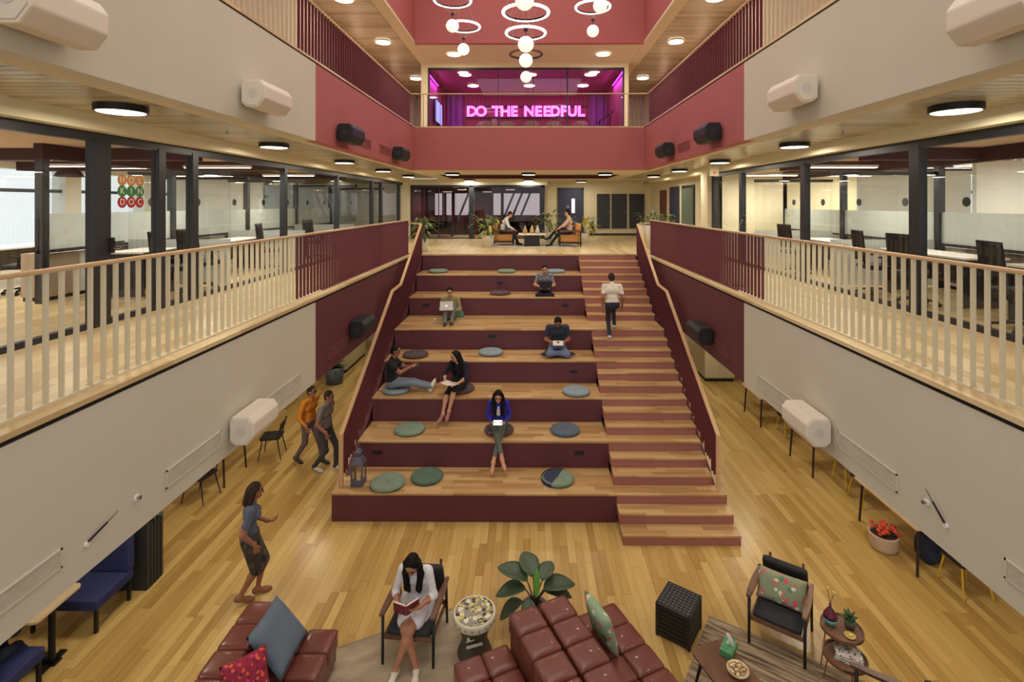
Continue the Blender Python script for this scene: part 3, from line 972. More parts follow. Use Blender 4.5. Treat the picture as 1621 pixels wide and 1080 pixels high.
# things seen at the far ends of the upper corridors
shl = thing('black_cabinet', 'low black cabinet at the end of the upper right corridor', 'cabinet', (4.35, 23.6, H2))
for k in range(3):
    MB().box(-.6 + .4 * k, -.22 + .4 * k, -.2, .2, .06, .95).build('door', M('cab_black', (24, 22, 26), rough=.4), shl, bevel=.01)
MB().box(-.62, .62, -.22, .22, .95, 1.0).build('top', DARK, shl)
MB().box(-.6, .6, -.18, .18, 0, .06).build('plinth', DARK, shl)
d7 = structure('door_7', MB().box(-4.75, -3.95, 24.3, 24.4, H2, 10.1), M('pale_door', (214, 212, 204)))
MB().box(-4.85, -4.75, 24.28, 24.4, H2, 10.2).box(-3.95, -3.85, 24.28, 24.4, H2, 10.2).box(-4.85, -3.85, 24.28, 24.4, 10.1, 10.2).build('door_frame', FRAME, d7)

# ------------------------------------------------------------------ downlights
lamp_body = MB().lathe([(.02, .07), (.25, .07), (.25, .0), (.235, -.005), (.225, .012), (.02, .012)], n=32).mesh('housing', DARK)
lamp_disc = MB().lathe([(.01, -.004), (.222, -.004), (.222, .01), (.01, .01)], n=32).mesh('diffuser', LAMP)
white_body = MB().lathe([(.02, .03), (.21, .03), (.21, .0), (.02, .0)], n=32).mesh('housing', WHITE)
def downlight(x, y, z, label, group, power=LAMP_POWER, body=lamp_body, r=.21):
    t = thing('ceiling_downlight', label, 'ceiling light', (x, y, z), 0, group)
    obj('housing', body, t)
    obj('diffuser', lamp_disc, t)
    d = bpy.data.lights.new('lamp_glow', 'AREA'); d.shape = 'DISK'; d.size = 2 * r; d.energy = power; d.color = LAMP_COLOR
    lo = bpy.data.objects.new('lamp_glow', d); COL.objects.link(lo); lo.parent = t; lo.location = (0, 0, -.012)
    return t
ordn = ['nearest the camera', 'second from the camera', 'third from the camera', 'fourth from the camera', 'fifth from the camera', 'sixth from the camera']
for k, (x, y) in enumerate(((-4.5, 5.62), (-4.6, 9.2), (-4.63, 12.8), (-4.63, 16.2), (-4.63, 19.6))):
    downlight(x, y, 6.53, 'round dark-rimmed ceiling light over the left walkway, ' + ordn[k], 'walkway ceiling lights')
for k, (x, y) in enumerate(((4.68, 5.65), (4.75, 9.2), (4.75, 12.8), (4.75, 16.2), (4.75, 19.6))):
    downlight(x, y, 6.53, 'round dark-rimmed ceiling light over the right walkway, ' + ordn[k], 'walkway ceiling lights')
for k, (x, y) in enumerate(((-2.64, 17.57), (-.02, 17.57), (2.6, 17.57))):
    downlight(x, y, 6.50, 'round ceiling light at the front of the lounge landing, ' + ('left', 'middle', 'right')[k] + ' of three', 'lounge ceiling lights')
for k, (x, y) in enumerate(((-2.6, 22.2), (-.03, 22.2), (2.4, 23.6))):
    downlight(x, y, 6.50, 'round ceiling light at the rear of the lounge landing, ' + ('left', 'middle', 'right')[k] + ' of three', 'lounge ceiling lights')
for sx, side in ((-1, 'left'), (1, 'right')):
    for k, y in enumerate((12.45, 15.8, 20.4)):
        downlight(sx * 4.52, y, CE2 - .02, 'round light in the %s upper walkway ceiling, %s' % (side, ordn[k]), 'upper walkway lights', body=white_body)
for k, x in enumerate((-2.5, 2.46)):
    downlight(x, 17.05, CE2 - .035, 'round light above the sign room window, ' + ('left', 'right')[k] + ' of two', 'upper back lights', body=white_body)
for k, (x, y) in enumerate(((-2.4, 19.2), (.05, 19.2), (2.3, 19.2), (-2.3, 21.0), (.0, 21.0), (2.2, 21.0))):
    downlight(x, y, 10.34, 'round light in the sign room ceiling, %s row, %s' % (('front', 'rear')[k // 3], ('left', 'middle', 'right')[k % 3]), 'sign room lights', power=5, body=white_body)

# unseen ceiling lights, added to brighten the ground floor below the balconies
for sx, side in ((-1, 'left'), (1, 'right')):
    for k, y in enumerate((4.2, 6.8, 9.4, 12.0, 14.6, 17.6)):
        downlight(sx * 5.0, y, 2.525, 'unseen added ceiling light under the %s balcony, %s' % (side, ordn[k]), 'added ground floor lights', power=15, body=white_body)
# office strip lights
for sx, side in ((-1, 'left'), (1, 'right')):
    k = 0
    for x, y in ((6.6, 8.7), (6.6, 10.8), (6.6, 14.0), (9.3, 6.2), (9.3, 8.2), (9.3, 10.4), (9.3, 14.2)):
        t = thing('strip_light', 'white linear strip light in the %s offices, %s' % (side, ['over the second meeting room', 'over the third meeting room', 'over the fourth meeting room', 'over the first desks by the windows', 'over the second desks by the windows', 'over the third desks by the windows', 'over the last desks by the windows'][k]), 'ceiling light', (sx * x, y, 6.28), 0, 'office strip lights')
        MB().box(-.7, .7, -.06, .06, 0, .05).build('housing', WHITE, t)
        MB().box(-.68, .68, -.05, .05, -.012, 0).build('diffuser', LAMP, t)
        for a in (-.6, .6):
            MB().cyl((a, 0, .05), (a, 0, .18), .004, n=6).build('hanger', DARK, t)
        d = bpy.data.lights.new('strip_glow', 'AREA'); d.shape = 'RECTANGLE'; d.size = 1.3; d.size_y = .1; d.energy = 55; d.color = (1, .93, .82)
        lo = bpy.data.objects.new('strip_glow', d); COL.objects.link(lo); lo.parent = t; lo.location = (0, 0, -.02)
        k += 1
# black dome pendant in the left office
pl = thing('pendant_lamp', 'black dome pendant lamp in the left office', 'lamp', (-10.3, 11.4, 6.12))
MB().lathe([(.04, .20), (.16, .18), (.25, .05), (.27, 0), (.255, .0), (.15, .16), (.03, .18)], n=24, caps=False).build('shade', M('aubergine', (52, 36, 44), rough=.5), pl, smooth=True)
MB().cyl((0, 0, .19), (0, 0, .34), .008, n=6).build('cord', BLACK, pl)

# ------------------------------------------------------------------ ring pendants in the roof well
RINGM = emit('ring_glow', (255, 244, 232), 6.0)
GLOBE = emit('globe_glow', (250, 240, 224), .85)
GLOBEON = emit('globe_lit', (255, 250, 240), 2.5)
def ring_pendant(x, y, z, label, lit=True, zg=.56, on=False):
    t = thing('ring_pendant', label, 'pendant light', (x, y, z), 0, 'ring pendants in the roof well')
    MB().torus((0, 0, 0), .40, .026, 48, 8).build('ring', RINGM if lit else M('ring_dark', (110, 60, 60)), t, smooth=True)
    MB().lathe([(.366, -.012), (.372, -.012), (.372, .02), (.366, .02)], n=48, caps=False).build('inner_band', DARK, t)
    for k in range(6):
        a = k * PI / 3 + .3
        px, py = .39 * math.cos(a), .39 * math.sin(a)
        MB().cyl((px, py, .01), (0, 0, .9), .0025, n=5).build('upper_wire', STEEL, t)
        MB().cyl((px, py, -.01), (0, 0, -.30), .0025, n=5).build('lower_wire', STEEL, t)
    MB().lathe([(.01, -.27), (.035, -.28), (.035, -.33), (.01, -.34)], n=12).build('joint', DARK, t)
    MB().cyl((0, 0, .9), (0, 0, 13.4 - z), .004, n=6).build('cable', DARK, t)
    MB().cyl((0, 0, -.34), (0, 0, -zg + .12), .006, n=6).build('stem', DARK, t)
    MB().ball((0, 0, -zg), .14, nu=24, nv=14).build('globe', GLOBEON if on else GLOBE, t, smooth=True)
    return t
ring_pendant(-.07, 7.7, 9.13, 'glowing ring pendant, nearest in the middle row, only its globe in view')
ring_pendant(-.06, 9.0, 8.88, 'large glowing ring pendant with globe, front of the middle row')
ring_pendant(-.07, 10.45, 9.0, 'glowing ring pendant with globe, second in the middle row')
ring_pendant(-.08, 12.7, 9.22, 'unlit dark ring pendant with globe, rear of the middle row', lit=False)
ring_pendant(-1.68, 11.2, 9.97, 'glowing ring pendant with globe at upper left, cut by the picture edge')
ring_pendant(-1.62, 12.6, 9.88, 'glowing ring pendant whose globe is lit, left of the middle row', on=True)
ring_pendant(1.40, 10.1, 9.98, 'ring pendant at upper right of which only the globe shows')
ring_pendant(1.49, 12.0, 10.12, 'glowing tilted ring pendant with globe, right of the middle row')

# ------------------------------------------------------------------ wall speakers, grilles, small devices
def speaker(sx, y, z, ln, mat, label, h=.34, dp=.34, tilt=.0, cat='speaker', nm='wall_speaker'):
    """horn-ended speaker box, its long side along the wall"""
    t = thing(nm, label, cat, (sx * AX, y, z))
    pr = [(0.03, -.12), (.10, -.17), (.24, -.17), (.33, -.06), (.33, .09), (.27, .17), (.06, .17), (0.03, .12)]
    poly = [(-sx * a * dp / .34, b * h / .34) for a, b in pr]
    MB().prism(poly, 'y', -ln / 2, ln / 2).build('cabinet', mat, t, bevel=.018)
    for e in (-1, 1):
        q = [(-sx * (.18 + (a - .18) * .86) * dp / .34, b * .86 * h / .34) for a, b in pr]
        y0, y1 = sorted((e * ln / 2, e * (ln / 2 + .012)))
        cap = MB().prism(q, 'y', y0, y1).build('end_cap', mat, t, bevel=.004)
        yy = e * (ln / 2 + .012)
        MB().cyl((-sx * .18 * dp / .34, yy - .002, 0), (-sx * .18 * dp / .34, yy + e * .004, 0), .055, n=24).build('badge', M(mat.name + '_badge', (205, 200, 190) if mat is SPKW else (40, 42, 46), rough=.5), cap)
    MB().box(*sorted((0, -sx * .06)), -.08, .08, -.1, .1).build('bracket', DARK, t)
    return t
speaker(-1, 3.62, 6.88, .62, SPKW, 'large white speaker at the top left corner of the picture', h=.36)
speaker(-1, 6.62, 6.88, .72, SPKW, 'white speaker on the upper left white wall')
speaker(1, 3.70, 6.92, .62, SPKW, 'large white speaker at the top right corner of the picture', h=.36)
speaker(1, 6.65, 6.94, .72, SPKW, 'white speaker on the upper right white wall')
speaker(-1, 6.32, 2.83, .60, SPKW, 'white speaker on the lower left wall above a black chair', h=.34, dp=.33)
speaker(1, 6.32, 2.83, .60, SPKW, 'white speaker on the lower right wall above the yellow-legged chairs', h=.34, dp=.33)
speaker(-1, 9.75, 6.83, .70, SPKB, 'black speaker on the left pink wall, nearer of two')
speaker(-1, 13.6, 6.83, .70, SPKB, 'black speaker on the left pink wall, farther of two')
speaker(1, 9.8, 6.85, .70, SPKB, 'black speaker on the right pink wall, nearer of two')
speaker(1, 12.9, 6.85, .70, SPKB, 'black speaker on the right pink wall, farther of two')
speaker(-1, 10.45, 3.02, .75, SPKB, 'black speaker on the lower left burgundy wall')
speaker(1, 10.25, 2.95, .75, SPKB, 'black speaker on the lower right burgundy wall')
def grille(sx, y0, y1, z0, z1, mat, label, fm):
    t = thing('wall_grille', label, 'vent', (sx * AX, (y0 + y1) / 2, z0))
    L_ = y1 - y0; hh = z1 - z0
    a, b = sorted((-sx * .004, -sx * .014))
    MB().box(a, b, -L_ / 2, L_ / 2, 0, .015).box(a, b, -L_ / 2, L_ / 2, hh - .015, hh).box(a, b, -L_ / 2, -L_ / 2 + .015, 0, hh).box(a, b, L_ / 2 - .015, L_ / 2, 0, hh).build('frame', fm, t)
    a, b = sorted((0.0, -sx * .004))
    MB().box(a, b, -L_ / 2, L_ / 2, 0, hh).build('backing', mat, t)
    a, b = sorted((-sx * .003, -sx * .011))
    n = 7
    for k in range(n):
        zz = .02 + (hh - .04) * (k + .5) / n
        MB().box(a, b, -L_ / 2 + .015, L_ / 2 - .015, zz - .004, zz + .004).build('slat', mat, t)
    return t
GRB = M('grille_burgundy', (112, 62, 64), rough=.6)
GRP = M('grille_pink', (150, 84, 82), rough=.6)
grille(-1, 3.30, 3.88, 2.75, 2.90, M('grille_pale', (200, 194, 178), rough=.7), 'white slotted air grille on the lower left wall, nearest the camera', WALL)
grille(-1, 5.00, 5.90, 2.72, 2.90, M('grille_pale', (200, 194, 178), rough=.7), 'white slotted air grille on the lower left wall beside the white speaker', WALL)
grille(-1, 6.75, 7.95, 2.68, 2.88, M('grille_pale', (200, 194, 178), rough=.7), 'white slotted air grille on the lower left wall beyond the white speaker', WALL)
grille(1, 3.30, 3.86, 2.72, 2.87, M('grille_pale', (200, 194, 178), rough=.7), 'white slotted air grille on the lower right wall, nearest the camera', WALL)
grille(1, 4.98, 5.93, 2.72, 2.90, M('grille_pale', (200, 194, 178), rough=.7), 'white slotted air grille on the lower right wall beside the white speaker', WALL)
grille(1, 6.75, 8.0, 2.66, 2.86, M('grille_pale', (200, 194, 178), rough=.7), 'white slotted air grille on the lower right wall beyond the white speaker', WALL)
grille(-1, 9.05, 10.05, 2.72, 2.92, GRB, 'mauve air grille on the lower left burgundy wall', GRB)
grille(1, 9.15, 10.2, 2.72, 2.92, GRB, 'mauve air grille on the lower right burgundy wall', GRB)
grille(-1, 10.8, 11.5, 6.74, 6.94, GRP, 'pink air grille on the left pink wall beside the nearer black speaker', GRP)
grille(-1, 12.2, 13.1, 6.74, 6.94, GRP, 'pink air grille on the left pink wall beside the farther black speaker', GRP)
grille(1, 11.4, 12.3, 6.74, 6.94, GRP, 'pink air grille on the right pink wall between two black speakers', GRP)
# wall antennas and sprinkler heads
for sx, y, z, d, lab in ((-1, 4.10, 2.80, (0.26, .09), 'left'), (1, 4.40, 2.79, (.17, .2), 'right')):
    t = thing('wall_antenna', 'thin black antenna rod slanting off the lower %s wall' % lab, 'antenna', (sx * AX, y, z))
    p = Vector((-sx * .02, 0, 0)); q = Vector((-sx * .04, d[0] * .62, d[1] * .62)); r = Vector((-sx * .05, d[0], d[1]))
    MB().cyl((0, 0, -.02), p + Vector((0, 0, -.02)), .02, n=14).build('mount', WHITE, t)
    MB().cyl(p, q, .009, .008, n=8).build('rod', BLACK, t)
    MB().cyl(q, r, .004, .003, n=6).build('tip', DARK, t)
for sx, y, z, lab in ((-1, 4.63, 2.85, 'left'), (1, 4.62, 2.84, 'right')):
    t = thing('wall_sprinkler', 'small chrome sprinkler head on the lower %s wall' % lab, 'sprinkler', (sx * AX, y, z))
    MB().cyl((0, 0, 0), (-sx * .012, 0, 0), .03, n=18).build('escutcheon', WHITE, t)
    MB().cyl((-sx * .012, 0, 0), (-sx * .035, 0, 0), .010, n=8).build('nozzle', STEEL, t)
    MB().cyl((-sx * .035, 0, 0), (-sx * .039, 0, 0), .018, n=12).build('deflector', STEEL, t)
for k, (x, y, lab) in enumerate(((-4.5, 4.3, 'left walkway, in front of the first light'), (-4.5, 7.6, 'left walkway, between the first two lights'), (4.7, 7.7, 'right walkway, between the first two lights'), (4.6, 10.9, 'right walkway, beyond the second light'))):
    t = thing('ceiling_sprinkler', 'tiny sprinkler head under the %s' % lab, 'sprinkler', (x, y, 6.605))
    MB().cyl((0, 0, 0), (0, 0, -.05), .012, n=8).build('nozzle', STEEL, t)
    MB().cyl((0, 0, -.05), (0, 0, -.056), .03, n=12).build('deflector', STEEL, t)
ex = thing('exit_sign_box', 'cream box with red mark hanging under the right walkway ceiling', 'sign', (5.0, 13.9, 6.40))
MB().box(-.12, .12, -.04, .04, -.14, .14).build('case', CREAM, ex, bevel=.01)
MB().cyl((0, -.045, -.05), (0, -.04, -.05), .03, n=12).build('lamp', emit('red_led', (220, 40, 30), .6), ex)
MB().cyl((0, 0, .14), (0, 0, .21), .012, n=8).build('stem', WHITE, ex)

sd = thing('slim_stand', 'slim pale pole with a bent dark top behind the right burgundy railing', 'stand', (3.98, 9.75, H1))
MB().lathe([(.01, 0), (.12, 0), (.12, .02), (.01, .025)], n=20).build('base', STEEL, sd)
MB().cyl((0, 0, .02), (0, 0, 1.08), .011, n=10).build('pole', M('pale_pole', (206, 190, 176), rough=.4), sd)
MB().tube([(0, 0, 1.08), (.03, 0, 1.18), (.08, 0, 1.27)], .007, 6).build('neck', STEEL, sd)
MB().ball((.10, 0, 1.30), .04, .03, .045, 12, 8).build('head', SPKB, sd, smooth=True)
# ------------------------------------------------------------------ ground floor furniture
LEATHER = M('oxblood_leather', (112, 60, 50), rough=.34, var=.10, vscale=5, bump=.10, bscale=45, coat=.15)
LEATHD = M('dark_leather', (70, 30, 26), rough=.45)
WALNUT = wood('walnut', (74, 48, 34), (104, 72, 52), (128, 92, 68), mode='grid', axis='y', pw=.3, pl=3, rough=.4)
CUSHB = M('black_cushion', (32, 33, 38), rough=.7, bump=.1)

def sofa(label, origin, ang, side, rows, pitch, seat_w, back_w, seat_cols, gap=.02, hb=.76, hs=.43):
    """tufted block sofa. local x: away from the back towards the seat front, local y: towards the camera end"""
    t = thing('tufted_sofa', label, 'sofa', origin, ang)
    ln = rows * pitch
    def q(x): return x * side
    x0, x1 = sorted((q(0.02), q(back_w - .02)))
    MB().box(x0, x1, -ln, -.02, .04, hb - .12).build('back_frame', LEATHER, t, bevel=.03)
    x0, x1 = sorted((q(back_w + .01), q(back_w + seat_w - .02)))
    MB().box(x0, x1, -ln, -.02, .06, hs - .12).build('seat_frame', LEATHER, t, bevel=.03)
    sqb = puff_mesh('back_square', LEATHER, back_w - .004, pitch - .006, .20, .012, .16, 8)
    sw = seat_w / seat_cols
    sqs = puff_mesh('seat_square', LEATHER, sw - .004, pitch - .006, .20, .012, .16, 8)
    for r in range(rows):
        y = -pitch * (r + .5)
        obj('back_square', sqb, t, (q(back_w / 2), y, hb - .10))
        for c in range(seat_cols):
            obj('seat_square', sqs, t, (q(back_w + sw * (c + .5)), y, hs - .10))
    for a in (.05, back_w + seat_w - .08):
        for b in (-.06, -ln + .06):
            MB().cyl((q(a), b, 0), (q(a), b, .06), .025, n=10).build('foot', DARK, t)
    return t
sofa('brown leather tufted sofa carrying a slate blue pillow and a red patterned pillow', (-3.36, 6.13, 0), 0, 1, 6, .335, .72, .36, 2)
a25 = math.radians(25)
u = Vector((math.cos(a25), math.sin(a25), 0))
A0 = Vector((-.87, 5.66, 0))
sofa('brown leather tufted sofa facing left, behind the round drum table', A0 + u * 1.05, a25, -1, 5, .335, .66, .37, 2)
sofa('brown leather tufted sofa facing right with a green floral pillow', A0 + u * 1.075, a25, 1, 6, .335, .72, .365, 2)

# pillows
slate = M('slate_cloth', (98, 112, 128), rough=.85, bump=.25, bscale=12)
o = obj('throw_pillow', pillow_mesh('throw_pillow', slate, .66, .58, .18), None, (-2.82, 5.74, .66), (math.radians(-42), math.radians(3), math.radians(90)))
tag(o, 'large slate blue throw pillow leaning on the left sofa', 'pillow')
redp = spotted('red_print', (150, 34, 62), [(206, 60, 92), (226, 96, 60), (96, 30, 60)], scale=15, size=.30)
o = obj('throw_pillow', pillow_mesh('throw_pillow', redp, .44, .44, .15), None, (-2.90, 5.22, .64), (math.radians(-28), 0, math.radians(42)))
tag(o, 'red and pink patterned throw pillow at the bottom edge on the left sofa', 'pillow')
greenp = spotted('green_floral', (146, 172, 140), [(84, 120, 96), (206, 214, 186), (216, 104, 98)], scale=6.5, size=.27)
o = obj('throw_pillow', pillow_mesh('throw_pillow', greenp, .52, .46, .15), None, (.83, 5.93, .67), (math.radians(-16), 0, a25 + math.radians(-90) + PI))
tag(o, 'pale green floral pillow wedged upright on the right sofa', 'pillow')

# mid-century armchairs
def armchair(label, loc, rz, cushion=True):
    """faces local -y"""
    t = thing('armchair', label, 'armchair', loc, rz)
    W = .31
    for s in (-1, 1):
        MB().cyl((s * W, -.31, 0), (s * W, -.30, .60), .016, .02, n=10).build('leg', CHAIRB, t, smooth=True)
        MB().cyl((s * W, .36, 0), (s * W, .30, .56), .016, .02, n=10).build('leg', CHAIRB, t, smooth=True)
        arm = MB()
        n = 12
        vs = []
        for k in range(n + 1):
            y = -.36 + .74 * k / n
            w = .05 + .035 * math.sin(PI * min(1, (k / n) * 1.15)) if k < n else .045
            z = .615 - .03 * (k / n) + .012 * (1 - k / n) ** 2
            vs += [(s * W - w / 2, y, z - .016), (s * W + w / 2, y, z - .016), (s * W + w / 2, y, z + .016), (s * W - w / 2, y, z + .016)]
        fs = []
        for k in range(n):
            for j in range(4):
                fs.append((4 * k + j, 4 * k + (j + 1) % 4, 4 * k + 4 + (j + 1) % 4, 4 * k + 4 + j))
        fs += [(3, 2, 1, 0), tuple(4 * n + i for i in range(4))]
        arm._add(vs, fs)
        arm.build('armrest', WALNUT, t, bevel=.006)
        MB().bar((s * (W - .02), -.30, .33), (s * (W - .02), .32, .27), .022, .05).build('side_rail', WALNUT, t)
    MB().bar((-W, -.30, .335), (W, -.30, .335), .025, .05).build('front_rail', WALNUT, t)
    MB().bar((-W, .33, .30), (W, .33, .30), .025, .05).build('rear_rail', WALNUT, t)
    obj('seat', puff_mesh('seat', CUSHB, .54, .60, .10, .01, .4, 8), t, (0, -.0, .385), (math.radians(5), 0, 0))
    obj('backrest', puff_mesh('backrest', CUSHB, .54, .46, .09, .01, .4, 8), t, (0, .37, .58), (math.radians(-68 + 180), 0, 0))
    for s in (-.2, .2):
        MB().bar((s, .34, .30), (s, .47, .76), .03, .02).build('back_stile', WALNUT, t)
    return t
armchair('walnut armchair with black cushions in which the woman in white reads', (-1.42, 6.40, 0), math.radians(-5))
armchair('walnut armchair with black seat holding a floral pillow', (3.19, 6.52, 0), math.radians(-35))
armchair('walnut armchair cut off at the bottom right edge of the picture', (3.58, 5.02, 0), math.radians(-118))
flor = spotted('floral_lumbar', (146, 156, 124), [(96, 134, 104), (228, 222, 200), (222, 84, 110), (212, 110, 92)], scale=6.5, size=.25)
o = obj('lumbar_pillow', pillow_mesh('lumbar_pillow', flor, .58, .36, .14), None, (3.22, 6.56, .60), (math.radians(-24), 0, math.radians(-35)))
tag(o, 'floral lumbar pillow in pink, cream and green on the empty armchair', 'pillow')

# goblet drum used as a side table
dr = thing('drum_table', 'goblet shaped drum table with a printed round top beside the reading woman', 'side table', (-.67, 6.28, 0))
DRB = M('drum_body', (84, 80, 68), rough=.6)
MB().lathe([(.02, 0), (.20, 0), (.21, .04), (.16, .16), (.15, .22), (.19, .34), (.22, .42), (.02, .42)], n=32).build('body', DRB, dr, smooth=True)
MB().lathe([(.02, .42), (.245, .42), (.26, .44), (.262, .51), (.252, .525), (.235, .52), (.02, .515)], n=40).build('rim', M('cream_rim', (214, 206, 178), rough=.55), dr, smooth=True)
prn = spotted('drum_print', (150, 144, 132), [(34, 32, 32), (226, 222, 206), (60, 58, 54), (208, 196, 96)], scale=8, size=.36, rough=.4)
MB().lathe([(.005, .516), (.232, .516), (.232, .526), (.005, .526)], n=40).build('printed_top', prn, dr)
lb = MB()
lb.obox((.02, -.205, .27), (.20, .004, .03), (math.radians(-12), math.radians(-16), 0))
lb.obox((-.03, -.212, .33), (.10, .004, .012), (math.radians(-14), math.radians(-16), 0)).obox((-.05, -.215, .35), (.03, .004, .04), (math.radians(-14), math.radians(-16), 0))
lb.build('label_strip', M('label_white', (222, 220, 206)), dr)
for k in range(20):
    a = 2 * PI * k / 20
    MB().cyl((.262 * math.cos(a), .262 * math.sin(a), .475), (.268 * math.cos(a), .268 * math.sin(a), .475), .012, n=8).build('rim_stud', M('stud', (150, 140, 110), rough=.4), dr)

# potted broad-leaf plant behind the sofa
LEAFD = M('dark_leaf', (62, 82, 58), rough=.45, var=.18, vscale=8)
LEAFL = M('fresh_leaf', (112, 168, 62), rough=.45)
STEM = M('stem_brown', (70, 58, 48), rough=.6)
def leaf_mesh(name, mat, ln, wd, lobes=0, curl=.12, n=14):
    mb = MB()
    def f(u_, v):
        s = v
        w = math.sin(PI * min(1, s * .98 + .02)) ** .7 * wd / 2
        if lobes: w *= 1 - .35 * abs(math.sin(PI * lobes * s)) * (s > .15)
        x = (u_ - .5) * 2
        return (x * w, s * ln, -curl * s * s * ln * 1.6 + abs(x) * w * .22)
    mb.quadgrid(f, 6, n)
    me = mb.mesh(name, mat, smooth=True, fix=False)
    return me
def leaf_on(plant, me, base, tip_dir, pitch, part='leaf', scale=1.0, roll=0):
    o = obj(part, me, plant, base, (pitch, roll, tip_dir), (scale,) * 3)
    md = o.modifiers.new('thick', 'SOLIDIFY'); md.thickness = .003
    return o
fp = thing('potted_plant', 'broad dark-leaved potted plant behind the middle leather sofas', 'plant', (.07, 6.66, 0))
MB().lathe([(.02, 0), (.12, 0), (.16, .28), (.17, .30), (.15, .30), (.14, .26), (.02, .26)], n=24).build('pot', M('grey_pot', (150, 146, 138), rough=.6), fp, smooth=True)
MB().lathe([(.01, .26), (.14, .26), (.14, .27), (.01, .27)], n=24).build('soil', M('soil', (52, 40, 30), rough=.95), fp)
big = leaf_mesh('leaf', LEAFD, .40, .30, 0, .22)
for (tx, ty, tz, dirz, pit, sc_, m_) in ((-.10, .05, .78, 65, 25, 1.05, 0), (-.02, .08, .82, 20, 35, .9, 0), (-.12, 0, .66, 90, 5, .95, 0), (.10, .05, .78, -25, 30, .75, 0), (.12, .0, .66, -72, 15, 1.05, 0), (.13, .02, .60, -85, 2, .9, 0), (-.06, -.06, .52, 170, -20, .62, 0), (-.16, -.02, .42, 100, -15, .85, 0)):
    tz = .26 + (tz - .26) * .62
    p1 = Vector((tx, ty, tz))
    MB().tube([(tx * .1, ty * .1, .26), (tx * .45, ty * .5, .26 + (tz - .26) * .6), p1], .009, 6).build('stalk', STEM, fp, smooth=True)
    leaf_on(fp, big, p1, math.radians(dirz), math.radians(pit), scale=sc_)
fresh = leaf_mesh('new_leaf', LEAFL, .34, .09, 0, .0)
leaf_on(fp, fresh, (.02, -.02, .40), math.radians(-8), math.radians(74), 'new_leaf')
MB().tube([(0, 0, .26), (.02, -.02, .41)], .008, 6).build('stalk', STEM, fp)

# black slotted box
bxm = M('black_crate', (34, 35, 37), rough=.5)
bx = thing('slotted_box', 'black ribbed plastic box standing on the floor right of the sofas', 'box', (1.93, 6.62, 0), math.radians(-36))
bw_, bd_, bh_ = .41, .42, .42
MB().box(-bw_ / 2 + .015, bw_ / 2 - .015, -bd_ / 2 + .015, bd_ / 2 - .015, 0, bh_ - .012).build('core', BLACK, bx)
for s1 in (-1, 1):
    for s2 in (-1, 1):
        MB().box(s1 * bw_ / 2 - .02, s1 * bw_ / 2 + .02, s2 * bd_ / 2 - .02, s2 * bd_ / 2 + .02, 0, bh_).build('corner_post', bxm, bx, bevel=.01)
slx = MB().box(-bw_ / 2, bw_ / 2, -.012, .012, -.022, .022).mesh('slat', bxm)
for k in range(7):
    z = .045 + k * .055
    for s in (-1, 1):
        obj('slat', slx, bx, (0, s * (bd_ / 2), z))
        obj('slat', slx, bx, (s * (bw_ / 2), 0, z), (0, 0, PI / 2), (bd_ / bw_, 1, 1))
tt = MB().box(-bw_ / 2 - .02, bw_ / 2 + .02, -bd_ / 2 - .02, bd_ / 2 + .02, bh_ - .02, bh_)
tt.build('lid', bxm, bx, bevel=.008)
stud = MB().box(-.014, .014, -.014, .014, 0, .006).mesh('lid_stud', M('crate_grey', (86, 88, 90), rough=.5))
for i in range(8):
    for j in range(8):
        obj('lid_stud', stud, bx, (-.18 + .0515 * i, -.18 + .0515 * j, bh_))

# rugs
def stripe_mat(name, c0, c1, c2, axis_ang, sc_=14):
    m, nt, bs = base_mat(name)
    N = nt.nodes; L = nt.links
    tc = N.new('ShaderNodeTexCoord'); mp = N.new('ShaderNodeMapping')
    mp.inputs['Scale'].default_value = (1.2, sc_, 1)
    L.new(tc.outputs['Object'], mp.inputs['Vector'])
    no = N.new('ShaderNodeTexNoise'); no.inputs['Scale'].default_value = 1.6; no.inputs['Detail'].default_value = 5
    L.new(mp.outputs[0], no.inputs['Vector'])
    rp = N.new('ShaderNodeValToRGB'); rp.color_ramp.elements[0].position = .32; rp.color_ramp.elements[1].position = .68
    rp.color_ramp.elements[0].color = srgb(c0); rp.color_ramp.elements[1].color = srgb(c2)
    e = rp.color_ramp.elements.new(.5); e.color = srgb(c1)
    L.new(no.outputs['Fac'], rp.inputs['Fac']); L.new(rp.outputs[0], bs.inputs['Base Color'])
    bs.inputs['Roughness'].default_value = .95
    return m
def rug(label, corner, d1, l1, d2, l2, mat, ang):
    """corner plus two edge directions; built as a thin slab with a wavy pile and bound edges"""
    c = Vector(corner) + Vector(d1) * l1 / 2 + Vector(d2) * l2 / 2
    t = thing('area_rug', label, 'rug', c, ang)
    def f(u_, v): return ((u_ - .5) * l1, (v - .5) * l2, .012 + .0015 * math.sin(u_ * 60) * math.sin(v * 47))
    mb = MB().quadgrid(f, 40, 40).box(-l1 / 2, l1 / 2, -l2 / 2, l2 / 2, 0.001, .009)
    mb.build('pile', mat, t, smooth=False, fix=False)
    for s in (-1, 1):
        MB().box(-l1 / 2, l1 / 2, s * l2 / 2 - .012, s * l2 / 2 + .012, 0.001, .015).build('binding', M('rug_binding', (150, 136, 112), rough=.9), t)
    return t
ra = math.radians(25)
rug('grey-beige woven rug under the reading woman and the sofas', (-1.05, 6.95, 0), (-math.cos(ra), -math.sin(ra), 0), 2.3, (math.sin(ra), -math.cos(ra), 0), 2.4, stripe_mat('rug_beige', (150, 134, 108), (172, 156, 130), (188, 174, 148), 0, 3), ra)
rb_ = math.radians(-33)
